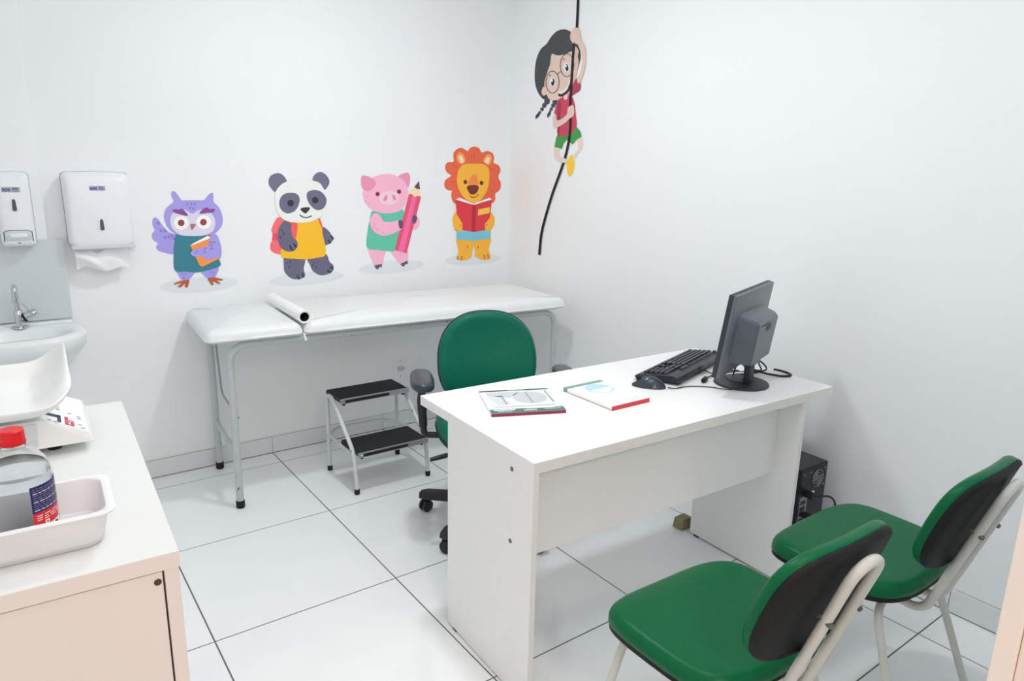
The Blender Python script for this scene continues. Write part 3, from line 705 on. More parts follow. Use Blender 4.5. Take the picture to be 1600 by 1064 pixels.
for j in range(nz+1):
    for i in range(nx+1):
        u = i/nx; v = j/nz; x = -0.098+0.192*u+0.008*v*(u-0.5)
        zb = -0.088+0.008*math.sin(u*9)-0.006*u
        ztop = -0.002-0.020*math.exp(-((u-0.42)/0.12)**2)
        z = zb+(ztop-zb)*v
        y = 0.010*math.sin(u*7+v*4)*(1-v)+0.012*math.sin(v*6+u*11)*0.5-0.022*math.sin(PI*v)*(0.6+0.4*math.sin(u*5))
        V.append((x, y, z))
n0 = len(V)
V += [(x, y+0.0012, z) for x, y, z in V]
w_ = nx+1
for j in range(nz):
    for i in range(nx):
        a = j*w_+i; F.append([a, a+1, a+1+w_, a+w_]); F.append([n0+a, n0+a+w_, n0+a+1+w_, n0+a+1])
for i in range(nx):
    F.append([i, n0+i, n0+i+1, i+1]); b = nz*w_; F.append([b+i, b+i+1, n0+b+i+1, n0+b+i])
for j in range(nz):
    F.append([j*w_, (j+1)*w_, n0+(j+1)*w_, n0+j*w_]); e = j*w_+nx; F.append([e, n0+e, n0+e+w_, e+w_])
mesh('sheet', V, F, M_paper, pt, True, 60)
sd = thing('soap_dispenser', 'narrow white liquid soap dispenser with grey push bar above the basin', 'dispenser', (-2.455, -0.02, 1.125))
X0, X1 = -0.058, 0.060
loft('body', [shell_ring(X0+0.004, X1-0.004, 0.006, 0.282, -0.0005, 0.012, bow=0.004), shell_ring(X0, X1, 0.004, 0.285, -0.03, 0.014, bow=0.004),
              shell_ring(X0+0.002, X1-0.002, 0.002, 0.284, -0.065, 0.016, bow=0.004), shell_ring(X0+0.008, X1-0.008, 0.008, 0.276, -0.084, 0.018, bow=0.003),
              shell_ring(X0+0.018, X1-0.018, 0.020, 0.262, -0.090, 0.016)], M_abs, sd, angle=50)
loft('seam', [shell_ring(X0-0.0009, X1+0.0009, 0.0035, 0.2858, -0.034, 0.014, bow=0.004), shell_ring(X0-0.0009, X1+0.0009, 0.0035, 0.2858, -0.031, 0.014, bow=0.004)], M_slot, sd)
pb = bx('push_bar', -0.044, 0.044, -0.096, -0.080, 0.026, 0.062, M_abs2, sd, 0.006, 3)
bx('push_ridge', -0.028, 0.030, -0.102, -0.094, 0.038, 0.054, M_abs, pb, 0.003, 2)
tube('push_seam', [(-0.047, -0.0885, 0.022), (-0.046, -0.0900, 0.060), (-0.030, -0.0905, 0.066), (0.030, -0.0905, 0.066), (0.046, -0.0900, 0.060), (0.047, -0.0885, 0.022)], 0.0013, M_slot, pb, 6)
bx('lock_hole', -0.003, 0.004, -0.0915, -0.088, 0.0145, 0.0175, M_dark, sd)
slot(sd, 0.0, -0.090, 0.163, 0.014, 0.046)
label_plate(sd, -0.004, -0.090, 0.222, 0.060, 0.020)
bp = bx('backsplash_panel', -2.96, -2.304, -0.036, -0.0205, 0.812, 1.146, M_panel, None, 0.003, 2)
tag(bp, 'pale grey backsplash panel on the wall behind the wash basin', 'backsplash')
bx('bracket_strip', -2.353, -2.304, -0.0205, -0.0002, 0.812, 1.146, M_band, bp) 

# outlet under the couch
ot = thing('wall_outlet', 'pale plastic power outlet plate low on the back wall', 'outlet', (-0.748, 0, 0.345))
bx('plate', -0.040, 0.040, -0.008, 0.0, -0.062, 0.062, M_abs, ot, 0.003, 2)
for z in (-0.045, 0.045): lathe('screw', [(0.0, 0.0015), (0.003, 0.001), (0.003, -0.001)], M_bolt, ot, 10, T=align((0, -0.008, z), (0, -1, 0)))
sk = bx('socket', -0.022, 0.022, -0.011, -0.007, -0.014, 0.016, M_abs2, ot, 0.008, 3)
for x in (-0.010, 0, 0.010): lathe('pin_hole', [(0.0, 0.0006), (0.0026, 0.0005), (0.0026, -0.001)], M_dark, sk, 10, T=align((x, -0.011, 0.001 if x else -0.003), (0, -1, 0)))

# ================================================================== wash basin and tap
wb = thing('wash_basin', 'white ceramic wall basin under the soap dispenser', 'wash basin', (-2.515, -0.02, 0.80))
def bring(a, b, cy, z, e=2.6, clip=-0.001):
    return [(x, min(clip, y), z) for x, y in superell(a, b, e, 64, 0, cy)]
loft('bowl', [bring(0.07, 0.06, -0.16, -0.20), bring(0.13, 0.11, -0.16, -0.185), bring(0.185, 0.155, -0.175, -0.12), bring(0.225, 0.188, -0.19, -0.062),
              bring(0.236, 0.196, -0.196, -0.045), bring(0.240, 0.199, -0.199, -0.012), bring(0.237, 0.196, -0.198, 0.0), bring(0.222, 0.182, -0.196, 0.006),
              bring(0.180, 0.118, -0.228, 0.004, 2.2, -0.09), bring(0.172, 0.110, -0.228, -0.006, 2.2, -0.1), bring(0.150, 0.095, -0.225, -0.05, 2.1, -0.1), bring(0.10, 0.06, -0.22, -0.10, 2.0), bring(0.03, 0.03, -0.21, -0.115, 2.0)],
     M_ceramic, wb, angle=60)
bx('back_ledge', -0.222, 0.205, -0.06, -0.017, -0.05, 0.010, M_ceramic, wb, 0.006, 3)
tp = thing('basin_tap', 'chrome single lever tap with upright spout on the basin', 'tap', (-2.492, -0.115, 0.806))
lathe('base', [(0.0, 0.0), (0.030, 0.0), (0.029, 0.004), (0.020, 0.007), (0.0, 0.008)], M_chrome, tp, 28)
lathe('body', [(0.0, 0.006), (0.0155, 0.006), (0.0155, 0.066), (0.013, 0.070), (0.0, 0.070)], M_chrome, tp, 24)
tube('spout', fillet([(0, 0, 0.066), (-0.002, 0.0, 0.172), (-0.004, -0.085, 0.172), (-0.004, -0.085, 0.135)], 0.04, 8), 0.0095, M_chrome, tp, 16)
lathe('aerator', [(0.0, -0.024), (0.0115, -0.024), (0.0115, 0.0), (0.0, 0.0)], M_chrome, tp, 20, o=(-0.004, -0.085, 0.138))
TH = align((0.010, -0.004, 0.036), (0.85, -0.10, 0.42))
lathe('handle', [(0.0, 0.0), (0.012, 0.0), (0.017, 0.014), (0.0172, 0.052), (0.015, 0.056), (0.0, 0.056)], M_chrome, tp, 24, T=TH)
lathe('handle_ring', [(0.0135, 0.004), (0.0165, 0.004), (0.0185, 0.013), (0.0165, 0.014), (0.0135, 0.004)], M_dark, tp, 24, T=TH)
tube('lever', [(0.035, -0.008, 0.066), (0.026, -0.008, 0.082), (0.014, -0.006, 0.100)], [0.0026, 0.0022, 0.0022], M_chrome, tp, 8)

# ================================================================== cabinet at the left
ZK = 0.95
def ck(u, v, dz=0.0): return hit(u, v, 2, ZK+dz)
fr = ck(279.5, 859.5); brr = ck(190, 626)
cth = math.atan2(-(brr-fr).x, (brr-fr).y)
cdep = (brr-fr).length
CB = thing('cabinet', 'white topped cabinet with cream front at the left edge', 'cabinet', (fr.x, fr.y, 0), cth)
CW = 0.80
CM = Matrix.Translation((fr.x, fr.y, 0)) @ Matrix.Rotation(cth, 4, 'Z')
ct = bx('top', -CW, 0, 0, cdep, ZK-0.024, ZK, M_cabtop, CB, 0.001, 1)
bx('edge_band', -CW+0.001, -0.0003, -0.0008, 0.0003, ZK-0.0235, ZK-0.0005, M_cabface, ct)
bx('side_panel', -0.020, -0.002, 0.001, cdep-0.004, 0.0, ZK-0.024, M_cabface, CB, 0.0008, 1)
bx('side_panel', -CW+0.002, -CW+0.020, 0.001, cdep-0.004, 0.0, ZK-0.024, M_cabface, CB, 0.0008, 1)
bx('back_panel', -CW+0.02, -0.02, cdep-0.018, cdep-0.004, 0.02, ZK-0.024, M_cabface, CB)
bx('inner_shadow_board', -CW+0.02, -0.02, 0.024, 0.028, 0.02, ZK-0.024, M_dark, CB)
dr = bx('door', -CW+0.024, -0.0225, 0.002, 0.020, 0.03, ZK-0.0265, M_cabface, CB, 0.0008, 1)
lathe('screw_hole', [(0.0, 0.0002), (0.0030, 0.0004), (0.0042, 0.0012), (0.0048, 0.0008), (0.0048, -0.001)], mat('rust_screw', (96, 70, 56), 0.6, 0.3), dr, 16, T=align((-0.029, 0.002, ZK-0.040), (0, -1, 0)))
bx('plinth', -CW+0.02, -0.02, 0.02, 0.035, 0.0, 0.03, M_cabface, CB)
def cl(p): return CM.inverted() @ p

# ------------------------------------------------------------------ baby scale
base_r = cl(ck(146, 688, 0.018)); 
SX1 = base_r.x; SY0 = base_r.y
sc_o = CM @ Vector((SX1, SY0, ZK))
SC = thing('baby_scale', 'white baby weighing scale with curved tray at the back of the cabinet', 'scale', sc_o, cth)
zb = 0.018
V = [(-0.40, 0.0, zb), (0.0, 0.0, zb), (0.0, 0.215, zb), (-0.40, 0.215, zb),
     (-0.40, 0.004, zb+0.05), (-0.075, 0.004, zb+0.05), (-0.006, 0.004, zb+0.016), (-0.40, 0.211, zb+0.05), (-0.075, 0.211, zb+0.05), (-0.006, 0.211, zb+0.016), ]
F = [[0, 3, 2, 1], [0, 1, 6, 5, 4], [3, 7, 8, 9, 2], [4, 5, 8, 7], [5, 6, 9, 8], [1, 2, 9, 6], [0, 4, 7, 3]]
sb = mesh('base', V, F, M_scale, SC)
def kp(s, t, dz=0.0006):   # s down the slope 0..1, t across 0..1
    return Vector((-0.075+0.069*s, 0.006+0.203*t, zb+0.05-0.034*s+dz))
def kq(name, s0, s1, t0, t1, m, dz=0.0006): return mesh(name, [kp(s0, t0, dz), kp(s1, t0, dz), kp(s1, t1, dz), kp(s0, t1, dz)], [[0, 1, 2, 3]], m, sb)
kq('keypad', 0.04, 0.95, 0.03, 0.97, M_paper)
M_blue = ink('keypad_blue', (52, 78, 104)); M_kred = ink('keypad_red', (214, 84, 100)); M_kgrey = ink('keypad_grey', (176, 178, 184))
kq('keypad_mark', 0.06, 0.44, 0.20, 0.28, M_blue, 0.0011); kq('keypad_mark', 0.36, 0.44, 0.07, 0.28, M_blue, 0.0011)
for a, b, c_, d_ in ((0.52, 0.60, 0.05, 0.16), (0.64, 0.72, 0.05, 0.16), (0.52, 0.72, 0.05, 0.07), (0.52, 0.72, 0.14, 0.16), (0.52, 0.72, 0.18, 0.20), (0.52, 0.60, 0.18, 0.28)): kq('keypad_digit', a, b, c_, d_, M_kred, 0.0012)
for a, c_ in ((0.2, 0.45), (0.35, 0.45), (0.2, 0.52), (0.35, 0.52), (0.25, 0.75), (0.1, 0.85), (0.8, 0.3), (0.8, 0.36), (0.8, 0.12), (0.15, 0.06), (0.28, 0.05), (0.6, 0.4), (0.86, 0.05)): kq('keypad_key', a, a+0.09, c_, c_+0.03, M_kgrey, 0.0012)
rc = bx('battery_recess', -0.175, -0.082, -0.0012, 0.002, zb+0.006, zb+0.046, M_abs2, SC)
ic = [(-0.122, 0.010), (-0.112, 0.010), (-0.112, 0.013), (-0.117, 0.013), (-0.117, 0.006), (-0.119, 0.006)]
def line_on(pts, r, m, parent, y=-0.0016): return tube('battery_mark', [(x, y, zb+z) for x, z in pts], r, m, parent, 6)
line_on([(-0.130, 0.018), (-0.130, 0.038), (-0.124, 0.040), (-0.116, 0.040), (-0.112, 0.038), (-0.112, 0.018), (-0.118, 0.017), (-0.118, 0.012), (-0.121, 0.012), (-0.121, 0.017), (-0.130, 0.018)], 0.0007, M_dark, rc)
bx('level_bubble', -0.207, -0.120, -0.0022, -0.0008, zb+0.007, zb+0.010, M_abs, SC, 0.0005, 1)
for x in (-0.06, -0.20, -0.36):
    for y in (0.045, 0.175): lathe('foot', [(0.0, 0.0), (0.011, 0.0), (0.012, 0.004), (0.010, zb), (0.0, zb)], M_rubber, SC, 18, o=(x, y, 0))
# tray: curved shell, high at the right back corner
tx = cl(ck(108, 610, 0.10)) - cl(sc_o); 
trx = -0.008
V = []; NU, NV = 30, 16
Y0, Y1 = -0.055, 0.235
for j in range(NV+1):
    for i in range(NU+1):
        u = i/NU; v = j/NV
        y = Y0+(Y1-Y0)*v; x = -0.50+(trx+0.50)*min(1, u*1.0)
        # side wall rise on the last 9 cm, higher to the middle-back; gentle rim on the front and back
        s = max(0, (x-(trx-0.085))/0.085)
        wall = (0.016+0.075*math.sin(PI*min(1, v*0.62+0.12))**2)*s**2.0
        xb = x-0.012*s*s
        rim = 0.022*max(0, (0.14-v)/0.14)**2*(1-0.3*s)+0.040*max(0, (v-0.86)/0.14)**2
        # rounded plan corners
        cut = max(0, s-0.4)/0.6
        y = y+(0.075*cut**2 if v < 0.5 else -0.075*cut**2)*abs(2*v-1)**1.2
        V.append((xb, y, zb+0.062+wall+rim))
F = []; w_ = NU+1
for j in range(NV):
    for i in range(NU): a = j*w_+i; F.append([a, a+1, a+1+w_, a+w_])
tr = mesh('tray', V, F, M_scale, SC, True, 60)
sm = tr.modifiers.new('thickness', 'SOLIDIFY'); sm.thickness = 0.007; sm.offset = -1
sv = tr.modifiers.new('soft', 'SUBSURF'); sv.levels = 1; sv.render_levels = 1
for x, y in ((-0.125, 0.045), (-0.125, 0.115), (-0.27, 0.045), (-0.27, 0.115)): bx('drain_slot', x-0.007, x+0.007, y-0.0016, y+0.0016, zb+0.0615, zb+0.0665, M_dark, tr)
lathe('support_post', [(0.0, zb+0.05), (0.02, zb+0.05), (0.02, zb+0.058), (0.0, zb+0.058)], M_abs2, SC, 20, o=(-0.16, 0.10, 0))

# ------------------------------------------------------------------ translucent tray with the bottle in it
q1 = cl(ck(166, 851)); q0 = cl(ck(0, 882)); q2 = cl(ck(176, 742, 0.055))
pw_ = 0.36; pd_ = (q2.y-q1.y)+0.018
bo_ = CM @ Vector((q1.x, q1.y, ZK))
PT = thing('plastic_tray', 'translucent white plastic tray holding a bottle on the cabinet', 'tray', bo_, cth)
def rrect(x0, x1, y0, y1, r, z, n=5):
    out = []
    for cx, cy, a0 in ((x1-r, y1-r, 0), (x0+r, y1-r, 90), (x0+r, y0+r, 180), (x1-r, y0+r, 270)):
        for k in range(n+1):
            a = math.radians(a0+90*k/n); out.append((cx+r*math.cos(a), cy+r*math.sin(a), z))
    return out
def trr(e, z, r=0.022): return rrect(-pw_-e, e, -e, pd_+e-0.012, r, z)
loft('shell', [trr(-0.004, 0.0), trr(0.0, 0.004), trr(0.008, 0.048), trr(0.016, 0.050), trr(0.0165, 0.0525), trr(0.014, 0.054), trr(0.006, 0.053), trr(0.0045, 0.05), trr(-0.003, 0.007), trr(-0.012, 0.003)], M_traymat, PT, angle=50)
M_pet = mat('clear_pet', (250, 252, 252), 0.04, trans=1.0, ior=1.16, var=0.0)
M_liq = mat('clear_liquid', (238, 238, 244), 0.02, trans=1.0, ior=1.10, var=0.0)
M_cap = mat('red_cap', (222, 22, 30), 0.35, var=0.02)
M_lnavy = ink('label_navy', (48, 46, 104), 0.35); M_lred = ink('label_red', (222, 46, 54), 0.35); M_lwhite = ink('label_white', (236, 236, 238), 0.35)
bc = cl(hit(47, 862, 2, ZK+0.004)); bw_ = CM @ Vector((bc.x-0.004, bc.y+0.050, ZK+0.0035))
BT = thing('spirit_bottle', 'clear plastic bottle with red cap and navy and red label', 'bottle', bw_, cth)
BT.scale = (0.90, 0.90, 0.88)
RB = 0.0445
lathe('bottle_body', [(0.0, 0.002), (0.032, 0.0), (0.040, 0.003), (RB, 0.012), (RB, 0.100), (RB-0.001, 0.112), (0.039, 0.126), (0.030, 0.139), (0.019, 0.148), (0.0148, 0.152), (0.0148, 0.160),
                     (0.0135, 0.160), (0.0135, 0.151), (0.018, 0.1465), (0.029, 0.1375), (0.038, 0.125), (RB-0.0022, 0.111), (RB-0.0015, 0.100), (RB-0.0015, 0.013), (0.039, 0.0045), (0.0, 0.0035)], M_pet, BT, 48, angle=60)
lathe('liquid', [(0.0, 0.0045), (0.037, 0.0055), (RB-0.0025, 0.014), (RB-0.0025, 0.108), (0.0, 0.108)], M_liq, BT, 48)
lathe('neck_ring', [(0.0150, 0.150), (0.0175, 0.150), (0.0175, 0.153), (0.0150, 0.153), (0.0150, 0.150)], M_pet, BT, 32)
cp = lathe('cap', [(0.0, 0.179), (0.0150, 0.1788), (0.0168, 0.1770), (0.0172, 0.160), (0.0172, 0.1555), (0.0150, 0.1555), (0.0150, 0.1745), (0.0, 0.1745)], M_cap, BT, 40)
lathe('cap_ring', [(0.0170, 0.1580), (0.0179, 0.1580), (0.0179, 0.1590), (0.0170, 0.1590), (0.0170, 0.1580)], M_cap, cp, 40)
def wrap(name, a0, a1, z0, z1, m, rr_, parent, n=14, lean=0.0):
    V = []; F = []
    for k in range(n+1):
        a = math.radians(a0+(a1-a0)*k/n)
        for z in (z0, z1): V.append((rr_*math.cos(a), rr_*math.sin(a), z))
    for k in range(n): F.append([2*k, 2*k+2, 2*k+3, 2*k+1])
    return mesh(name, V, F, m, parent, True)
A0_, A1_ = -72, 28
lb = wrap('label', A0_, A1_, 0.014, 0.096, M_lwhite, RB+0.0004, BT)
wrap('label_navy', A0_, A1_, 0.053, 0.096, M_lnavy, RB+0.0007, lb)
wrap('label_red', A0_, A1_, 0.030, 0.053, M_lred, RB+0.0007, lb)
for q in range(11):
    z = 0.0565+q*0.0034
    a = A0_+4; e = A1_-4-(q*13 % 20)
    while a < e:
        w = 4+(q*5+int(a)*3) % 7
        wrap('label_line', a, min(e, a+w), z, z+0.0013, M_greyink if q % 4 else M_lwhite, RB+0.0009, lb, 3); a += w+2.2
for q in range(3):
    a = A0_+6
    while a < A1_-10:
        w = 6+(int(a)*5+q) % 9
        wrap('label_line', a, a+w, 0.040+q*0.0035, 0.0413+q*0.0035, M_lwhite, RB+0.0009, lb, 3); a += w+4
for a in (A0_+20, A0_+58): wrap('label_mark', a, a+9, 0.0315, 0.0375, M_lwhite, RB+0.0009, lb, 3); wrap('label_mark', a+2.5, a+6.5, 0.033, 0.036, M_lred, RB+0.0011, lb, 3)
for a in (A0_+30, A0_+44, A0_+72): wrap('label_mark', a, a+8, 0.018, 0.027, M_dark, RB+0.0008, lb, 3)

# ================================================================== printed wall stickers
class Art:
    def __init__(s, name, label, wall, ox, oy, k, base):
        s.wall = wall; s.ox, s.oy, s.k = ox, oy, k; s.layer = 0
        b = s.on(*base, 0.0004); s.root = thing(name, label, 'wall sticker', b, 0, 'cartoon stickers on the walls'); s.o = b
    def on(s, x, y, d):
        u, v = s.ox+x/s.k, s.oy+y/s.k
        return hit(u, v, 1, -d) if s.wall == 'back' else hit(u, v, 0, -d)
    def put(s, name, pts, rgb, parent=None):
        s.layer += 1; d = 0.0006+0.00011*s.layer
        rgb = [min(255, c*1.03) for c in rgb]; m = ink('%d_%d_%d' % tuple(rgb), rgb)
        V = [s.on(p[0], p[1], d)-s.o for p in pts]
        return mesh(name, V, [list(range(len(V)))], m, parent or s.root)
    def poly(s, name, pts, rgb, parent=None, sm=True):
        if sm: pts = [(p.x, p.y) for p in spline([(a, b, 0) for a, b in pts], 5, True)]
        return s.put(name, pts, rgb, parent)
    def ell(s, name, cx, cy, rx, ry, rgb, tilt=0, parent=None, n=28):
        t = math.radians(tilt); c, q = math.cos(t), math.sin(t)
        return s.put(name, [(cx+rx*math.cos(a)*c-ry*math.sin(a)*q, cy+rx*math.cos(a)*q+ry*math.sin(a)*c) for a in [2*PI*i/n for i in range(n)]], rgb, parent)
    def stroke(s, name, pts, w, rgb, parent=None, closed=False, sm=True):
        P = [Vector((a, b, 0)) for a, b in pts]
        if sm and len(P) > 2: P = spline(P, 6, closed)
        n = len(P); Lf = []; Rt = []
        for i in range(n):
            t = (P[(i+1) % n]-P[i-1]) if closed else (P[min(i+1, n-1)]-P[max(i-1, 0)])
            t.normalize(); nn = Vector((-t.y, t.x, 0))*w/2; Lf.append(P[i]+nn); Rt.append(P[i]-nn)
        s.layer += 1; d = 0.0006+0.00011*s.layer
        V = [s.on(p.x, p.y, d)-s.o for p in Lf+Rt]
        F = [[i, (i+1) % n, n+(i+1) % n, n+i] for i in range(n if closed else n-1)]
        return mesh(name, V, F, ink('%d_%d_%d' % tuple(rgb), rgb), parent or s.root)
    def spots(s, name, pts, rx, ry, rgb, tilt=0, parent=None):
        for a, b in pts: s.ell(name, a, b, rx, ry, rgb, tilt, parent, 10)

# ---- owl
A = Art('owl_sticker', 'purple owl sticker holding an orange book, nearest the towel dispenser', 'back', 230, 280, 5.6, (450, 940))
PU = (168, 158, 228); PD = (146, 124, 198); BR = (186, 98, 66)
A.ell('ground_shadow', 450, 925, 345, 68, (223, 227, 230), -4)
w = A.poly('wing', [(270, 488), (220, 478), (165, 440), (125, 390), (95, 348), (65, 335), (46, 360), (48, 410), (65, 447), (41, 482), (50, 530), (92, 560), (78, 590), (90, 620), (140, 640), (245, 648)], PU)
A.spots('feather', [(96, 385), (120, 452), (155, 450), (158, 512), (190, 505), (215, 490), (232, 520)], 10, 18, PD, -45, w)
l = A.poly('leg', [(262, 780), (280, 850), (310, 882), (350, 885), (390, 855), (418, 790)], PU); A.spots('feather', [(305, 828), (335, 832), (320, 862)], 8, 10, PD, 0, l)
l = A.poly('leg', [(475, 790), (510, 855), (550, 870), (585, 865), (610, 830), (618, 770)], PU); A.spots('feather', [(560, 812), (585, 815), (575, 842)], 8, 10, PD, 0, l)
A.poly('foot', [(368, 880), (330, 884), (290, 890), (237, 912), (245, 922), (300, 908), (268, 938), (280, 948), (300, 942), (330, 915), (330, 940), (345, 950), (358, 935)], BR)
A.poly('foot', [(530, 868), (545, 900), (562, 926), (578, 926), (578, 893), (610, 912), (632, 918), (638, 906), (608, 886), (655, 887), (660, 876), (620, 866), (590, 860)], BR)
A.poly('shirt', [(262, 480), (400, 495), (560, 480), (600, 600), (630, 700), (635, 762), (500, 805), (420, 815), (330, 808), (242, 797), (233, 650), (240, 560)], (62, 130, 146))
h = A.poly('head', [(232, 195), (212, 140), (226, 104), (256, 122), (300, 182), (350, 184), (450, 184), (500, 180), (535, 138), (570, 118), (580, 150), (582, 198), (630, 250), (660, 330), (655, 400), (620, 450), (560, 485), (400, 498), (270, 485), (190, 430), (150, 340), (165, 260)], PU)
f = A.poly('face', [(395, 302), (440, 272), (500, 268), (560, 298), (592, 350), (590, 420), (560, 465), (480, 493), (390, 497), (290, 485), (225, 435), (202, 370), (215, 310), (260, 272), (330, 268)], (222, 216, 234))
A.poly('forehead', [(300, 250), (395, 230), (495, 250), (440, 275), (395, 303), (345, 275)], PU, h, False)
A.spots('feather', [(350, 220), (387, 218), (420, 220), (375, 252), (403, 258)], 8, 14, PD, 0, h)
for ex, ey in ((300, 382), (495, 376)):
    e = A.ell('eye', ex, ey, 66, 60, (246, 245, 247)); A.ell('iris', ex-3, ey, 29, 28, (120, 52, 52), 0, e); A.ell('pupil', ex-3, ey, 23, 22, (158, 70, 70), 0, e)
A.poly('beak', [(378, 396), (400, 390), (425, 397), (412, 420), (393, 445), (382, 425)], (176, 120, 120))
A.poly('eyebrow', [(222, 272), (245, 262), (275, 268), (300, 258), (325, 275), (357, 320), (290, 308), (240, 292)], (140, 82, 152))
A.poly('eyebrow', [(458, 300), (480, 268), (520, 246), (545, 262), (580, 258), (592, 272), (570, 290), (520, 296)], (140, 82, 152))
b = A.poly('book', [(375, 575), (542, 490), (555, 512), (642, 690), (482, 768), (458, 755)], (250, 150, 84), None, False)
A.poly('book_pages', [(388, 580), (402, 562), (530, 494), (550, 512), (535, 522)], (248, 248, 248), b, False)
w = A.poly('wing', [(560, 478), (610, 490), (640, 560), (650, 630), (640, 690), (590, 690), (540, 705), (500, 695), (480, 672), (410, 675), (380, 650), (395, 625), (450, 605), (520, 585), (545, 540)], PU)
A.spots('feather', [(430, 640), (505, 608), (502, 635), (560, 578), (563, 608), (585, 550), (552, 552)], 16, 7, PD, -20, w)

# ---- panda
A = Art('panda_sticker', 'panda sticker with yellow shirt and pink backpack above the couch', 'back', 405, 255, 5.457, (405, 985))
GR = (108, 106, 130); DK = (58, 56, 66)
A.ell('ground_shadow', 405, 982, 322, 55, (223, 227, 230), -5)
bk_ = A.poly('backpack', [(165, 460), (220, 488), (300, 510), (322, 520), (322, 640), (250, 700), (190, 772), (130, 765), (95, 735), (95, 690), (112, 650), (110, 590), (103, 570), (130, 500)], (246, 114, 118))
A.poly('backpack_pocket', [(118, 596), (165, 600), (165, 660), (107, 656)], (236, 84, 108), bk_, False)
for pts in ([(140, 245), (95, 205), (79, 160), (95, 110), (150, 85), (200, 100), (235, 158), (180, 195)], [(455, 142), (475, 95), (520, 75), (565, 95), (598, 145), (590, 190), (558, 225), (530, 180), (500, 158)]): A.poly('ear', pts, (116, 114, 138))
l = A.poly('leg', [(225, 780), (385, 790), (380, 900), (392, 950), (380, 975), (330, 990), (270, 980), (220, 930), (210, 870)], GR)
A.stroke('claw', [(325, 955), (342, 992)], 13, DK, l); A.stroke('claw', [(365, 938), (380, 970)], 13, DK, l); A.spots('fur_mark', [(238, 852), (263, 840), (253, 886)], 7, 10, (80, 78, 98), 0, l)
l = A.poly('leg', [(415, 800), (560, 770), (600, 840), (632, 870), (630, 915), (590, 945), (520, 955), (460, 920), (435, 870)], GR)
A.stroke('claw', [(580, 912), (612, 932)], 13, DK, l); A.stroke('claw', [(605, 885), (630, 900)], 13, DK, l); A.spots('fur_mark', [(468, 845), (456, 870), (485, 888)], 7, 10, (80, 78, 98), 0, l)
a_ = A.poly('arm', [(540, 550), (590, 575), (615, 610), (635, 640), (610, 680), (570, 698), (545, 690)], GR)
A.stroke('claw', [(588, 655), (608, 685)], 13, DK, a_); A.stroke('claw', [(612, 618), (634, 648)], 13, DK, a_)
sh_ = A.poly('shirt', [(250, 495), (505, 475), (540, 600), (568, 775), (480, 808), (400, 820), (300, 815), (190, 795), (198, 680)], (252, 190, 48))
A.poly('strap', [(270, 512), (322, 510), (325, 570), (310, 645), (280, 615)], (240, 98, 104), sh_); A.poly('strap', [(500, 475), (518, 470), (540, 535), (545, 582)], (240, 98, 104), sh_, False)
a_ = A.poly('arm', [(215, 495), (175, 540), (160, 600), (165, 670), (190, 725), (240, 752), (295, 748), (328, 705), (320, 660), (285, 625), (272, 560), (275, 515), (245, 500)], GR)
A.stroke('claw', [(258, 700), (282, 742)], 14, DK, a_); A.stroke('claw', [(293, 685), (318, 718)], 14, DK, a_); A.spots('fur_mark', [(193, 570), (210, 603), (184, 632)], 8, 11, (80, 78, 98), 0, a_)
h = A.poly('head', [(360, 140), (440, 145), (500, 165), (550, 225), (575, 300), (570, 380), (530, 450), (450, 495), (350, 508), (250, 495), (190, 465), (150, 400), (135, 330), (140, 245), (190, 180), (260, 150)], (236, 237, 232))
for pts, ex, ey in (([(270, 252), (320, 262), (345, 300), (335, 360), (300, 410), (240, 428), (190, 400), (170, 345), (185, 290), (220, 260)], 268, 340), ([(470, 228), (530, 245), (572, 300), (565, 360), (530, 395), (480, 395), (430, 350), (405, 290), (415, 245)], 478, 315)):
    e = A.poly('eye_patch', pts, (112, 110, 134)); A.ell('eye', ex, ey, 28, 28, (60, 58, 66), 0, e)
A.poly('nose', [(352, 390), (380, 377), (430, 378), (425, 400), (395, 428), (365, 410)], (58, 58, 60)); A.stroke('mouth', [(345, 438), (370, 457), (410, 463), (448, 448)], 9, (58, 58, 60))

# ---- pig
A = Art('pig_sticker', 'pink pig sticker hugging a giant pencil above the couch', 'back', 545, 255, 5.914, (395, 965))
PK = (246, 182, 208); PE = (232, 150, 178); HF = (106, 84, 118)
A.ell('ground_shadow', 395, 958, 302, 60, (223, 227, 230), -5)
l = A.poly('leg', [(180, 770), (335, 790), (325, 870), (310, 940), (240, 948), (210, 890), (190, 840)], PK); A.poly('hoof', [(233, 945), (305, 930), (307, 968), (290, 955), (268, 983), (250, 975)], HF, l, False)
l = A.poly('leg', [(385, 790), (535, 800), (542, 900), (480, 935), (430, 880)], PK); A.poly('hoof', [(476, 932), (542, 898), (546, 930), (522, 935), (508, 958), (490, 948)], HF, l, False)
A.ell('hand', 618, 555, 38, 60, PK, 10)
A.poly('shirt', [(225, 440), (380, 455), (495, 425), (510, 520), (470, 640), (425, 805), (350, 810), (250, 800), (165, 775), (175, 620), (195, 520)], (102, 196, 166))
A.poly('ear', [(460, 125), (500, 97), (550, 90), (567, 140), (560, 200), (545, 222), (510, 190)], PE)
h = A.poly('head', [(225, 130), (300, 105), (370, 100), (450, 120), (510, 165), (545, 230), (545, 300), (520, 380), (470, 440), (380, 462), (300, 460), (220, 435), (160, 380), (130, 310), (135, 250), (170, 180)], PK)
A.poly('ear', [(118, 125), (140, 113), (200, 130), (245, 165), (250, 195), (210, 245), (170, 260), (130, 235), (113, 190)], PE)
A.stroke('cheek_mark', [(165, 300), (175, 315)], 7, (232, 155, 190), h); A.stroke('cheek_mark', [(150, 345), (160, 362)], 7, (232, 155, 190), h); A.stroke('cheek_mark', [(178, 370), (188, 385)], 7, (232, 155, 190), h)
sn_ = A.ell('snout', 375, 320, 93, 64, (245, 206, 222), -8)
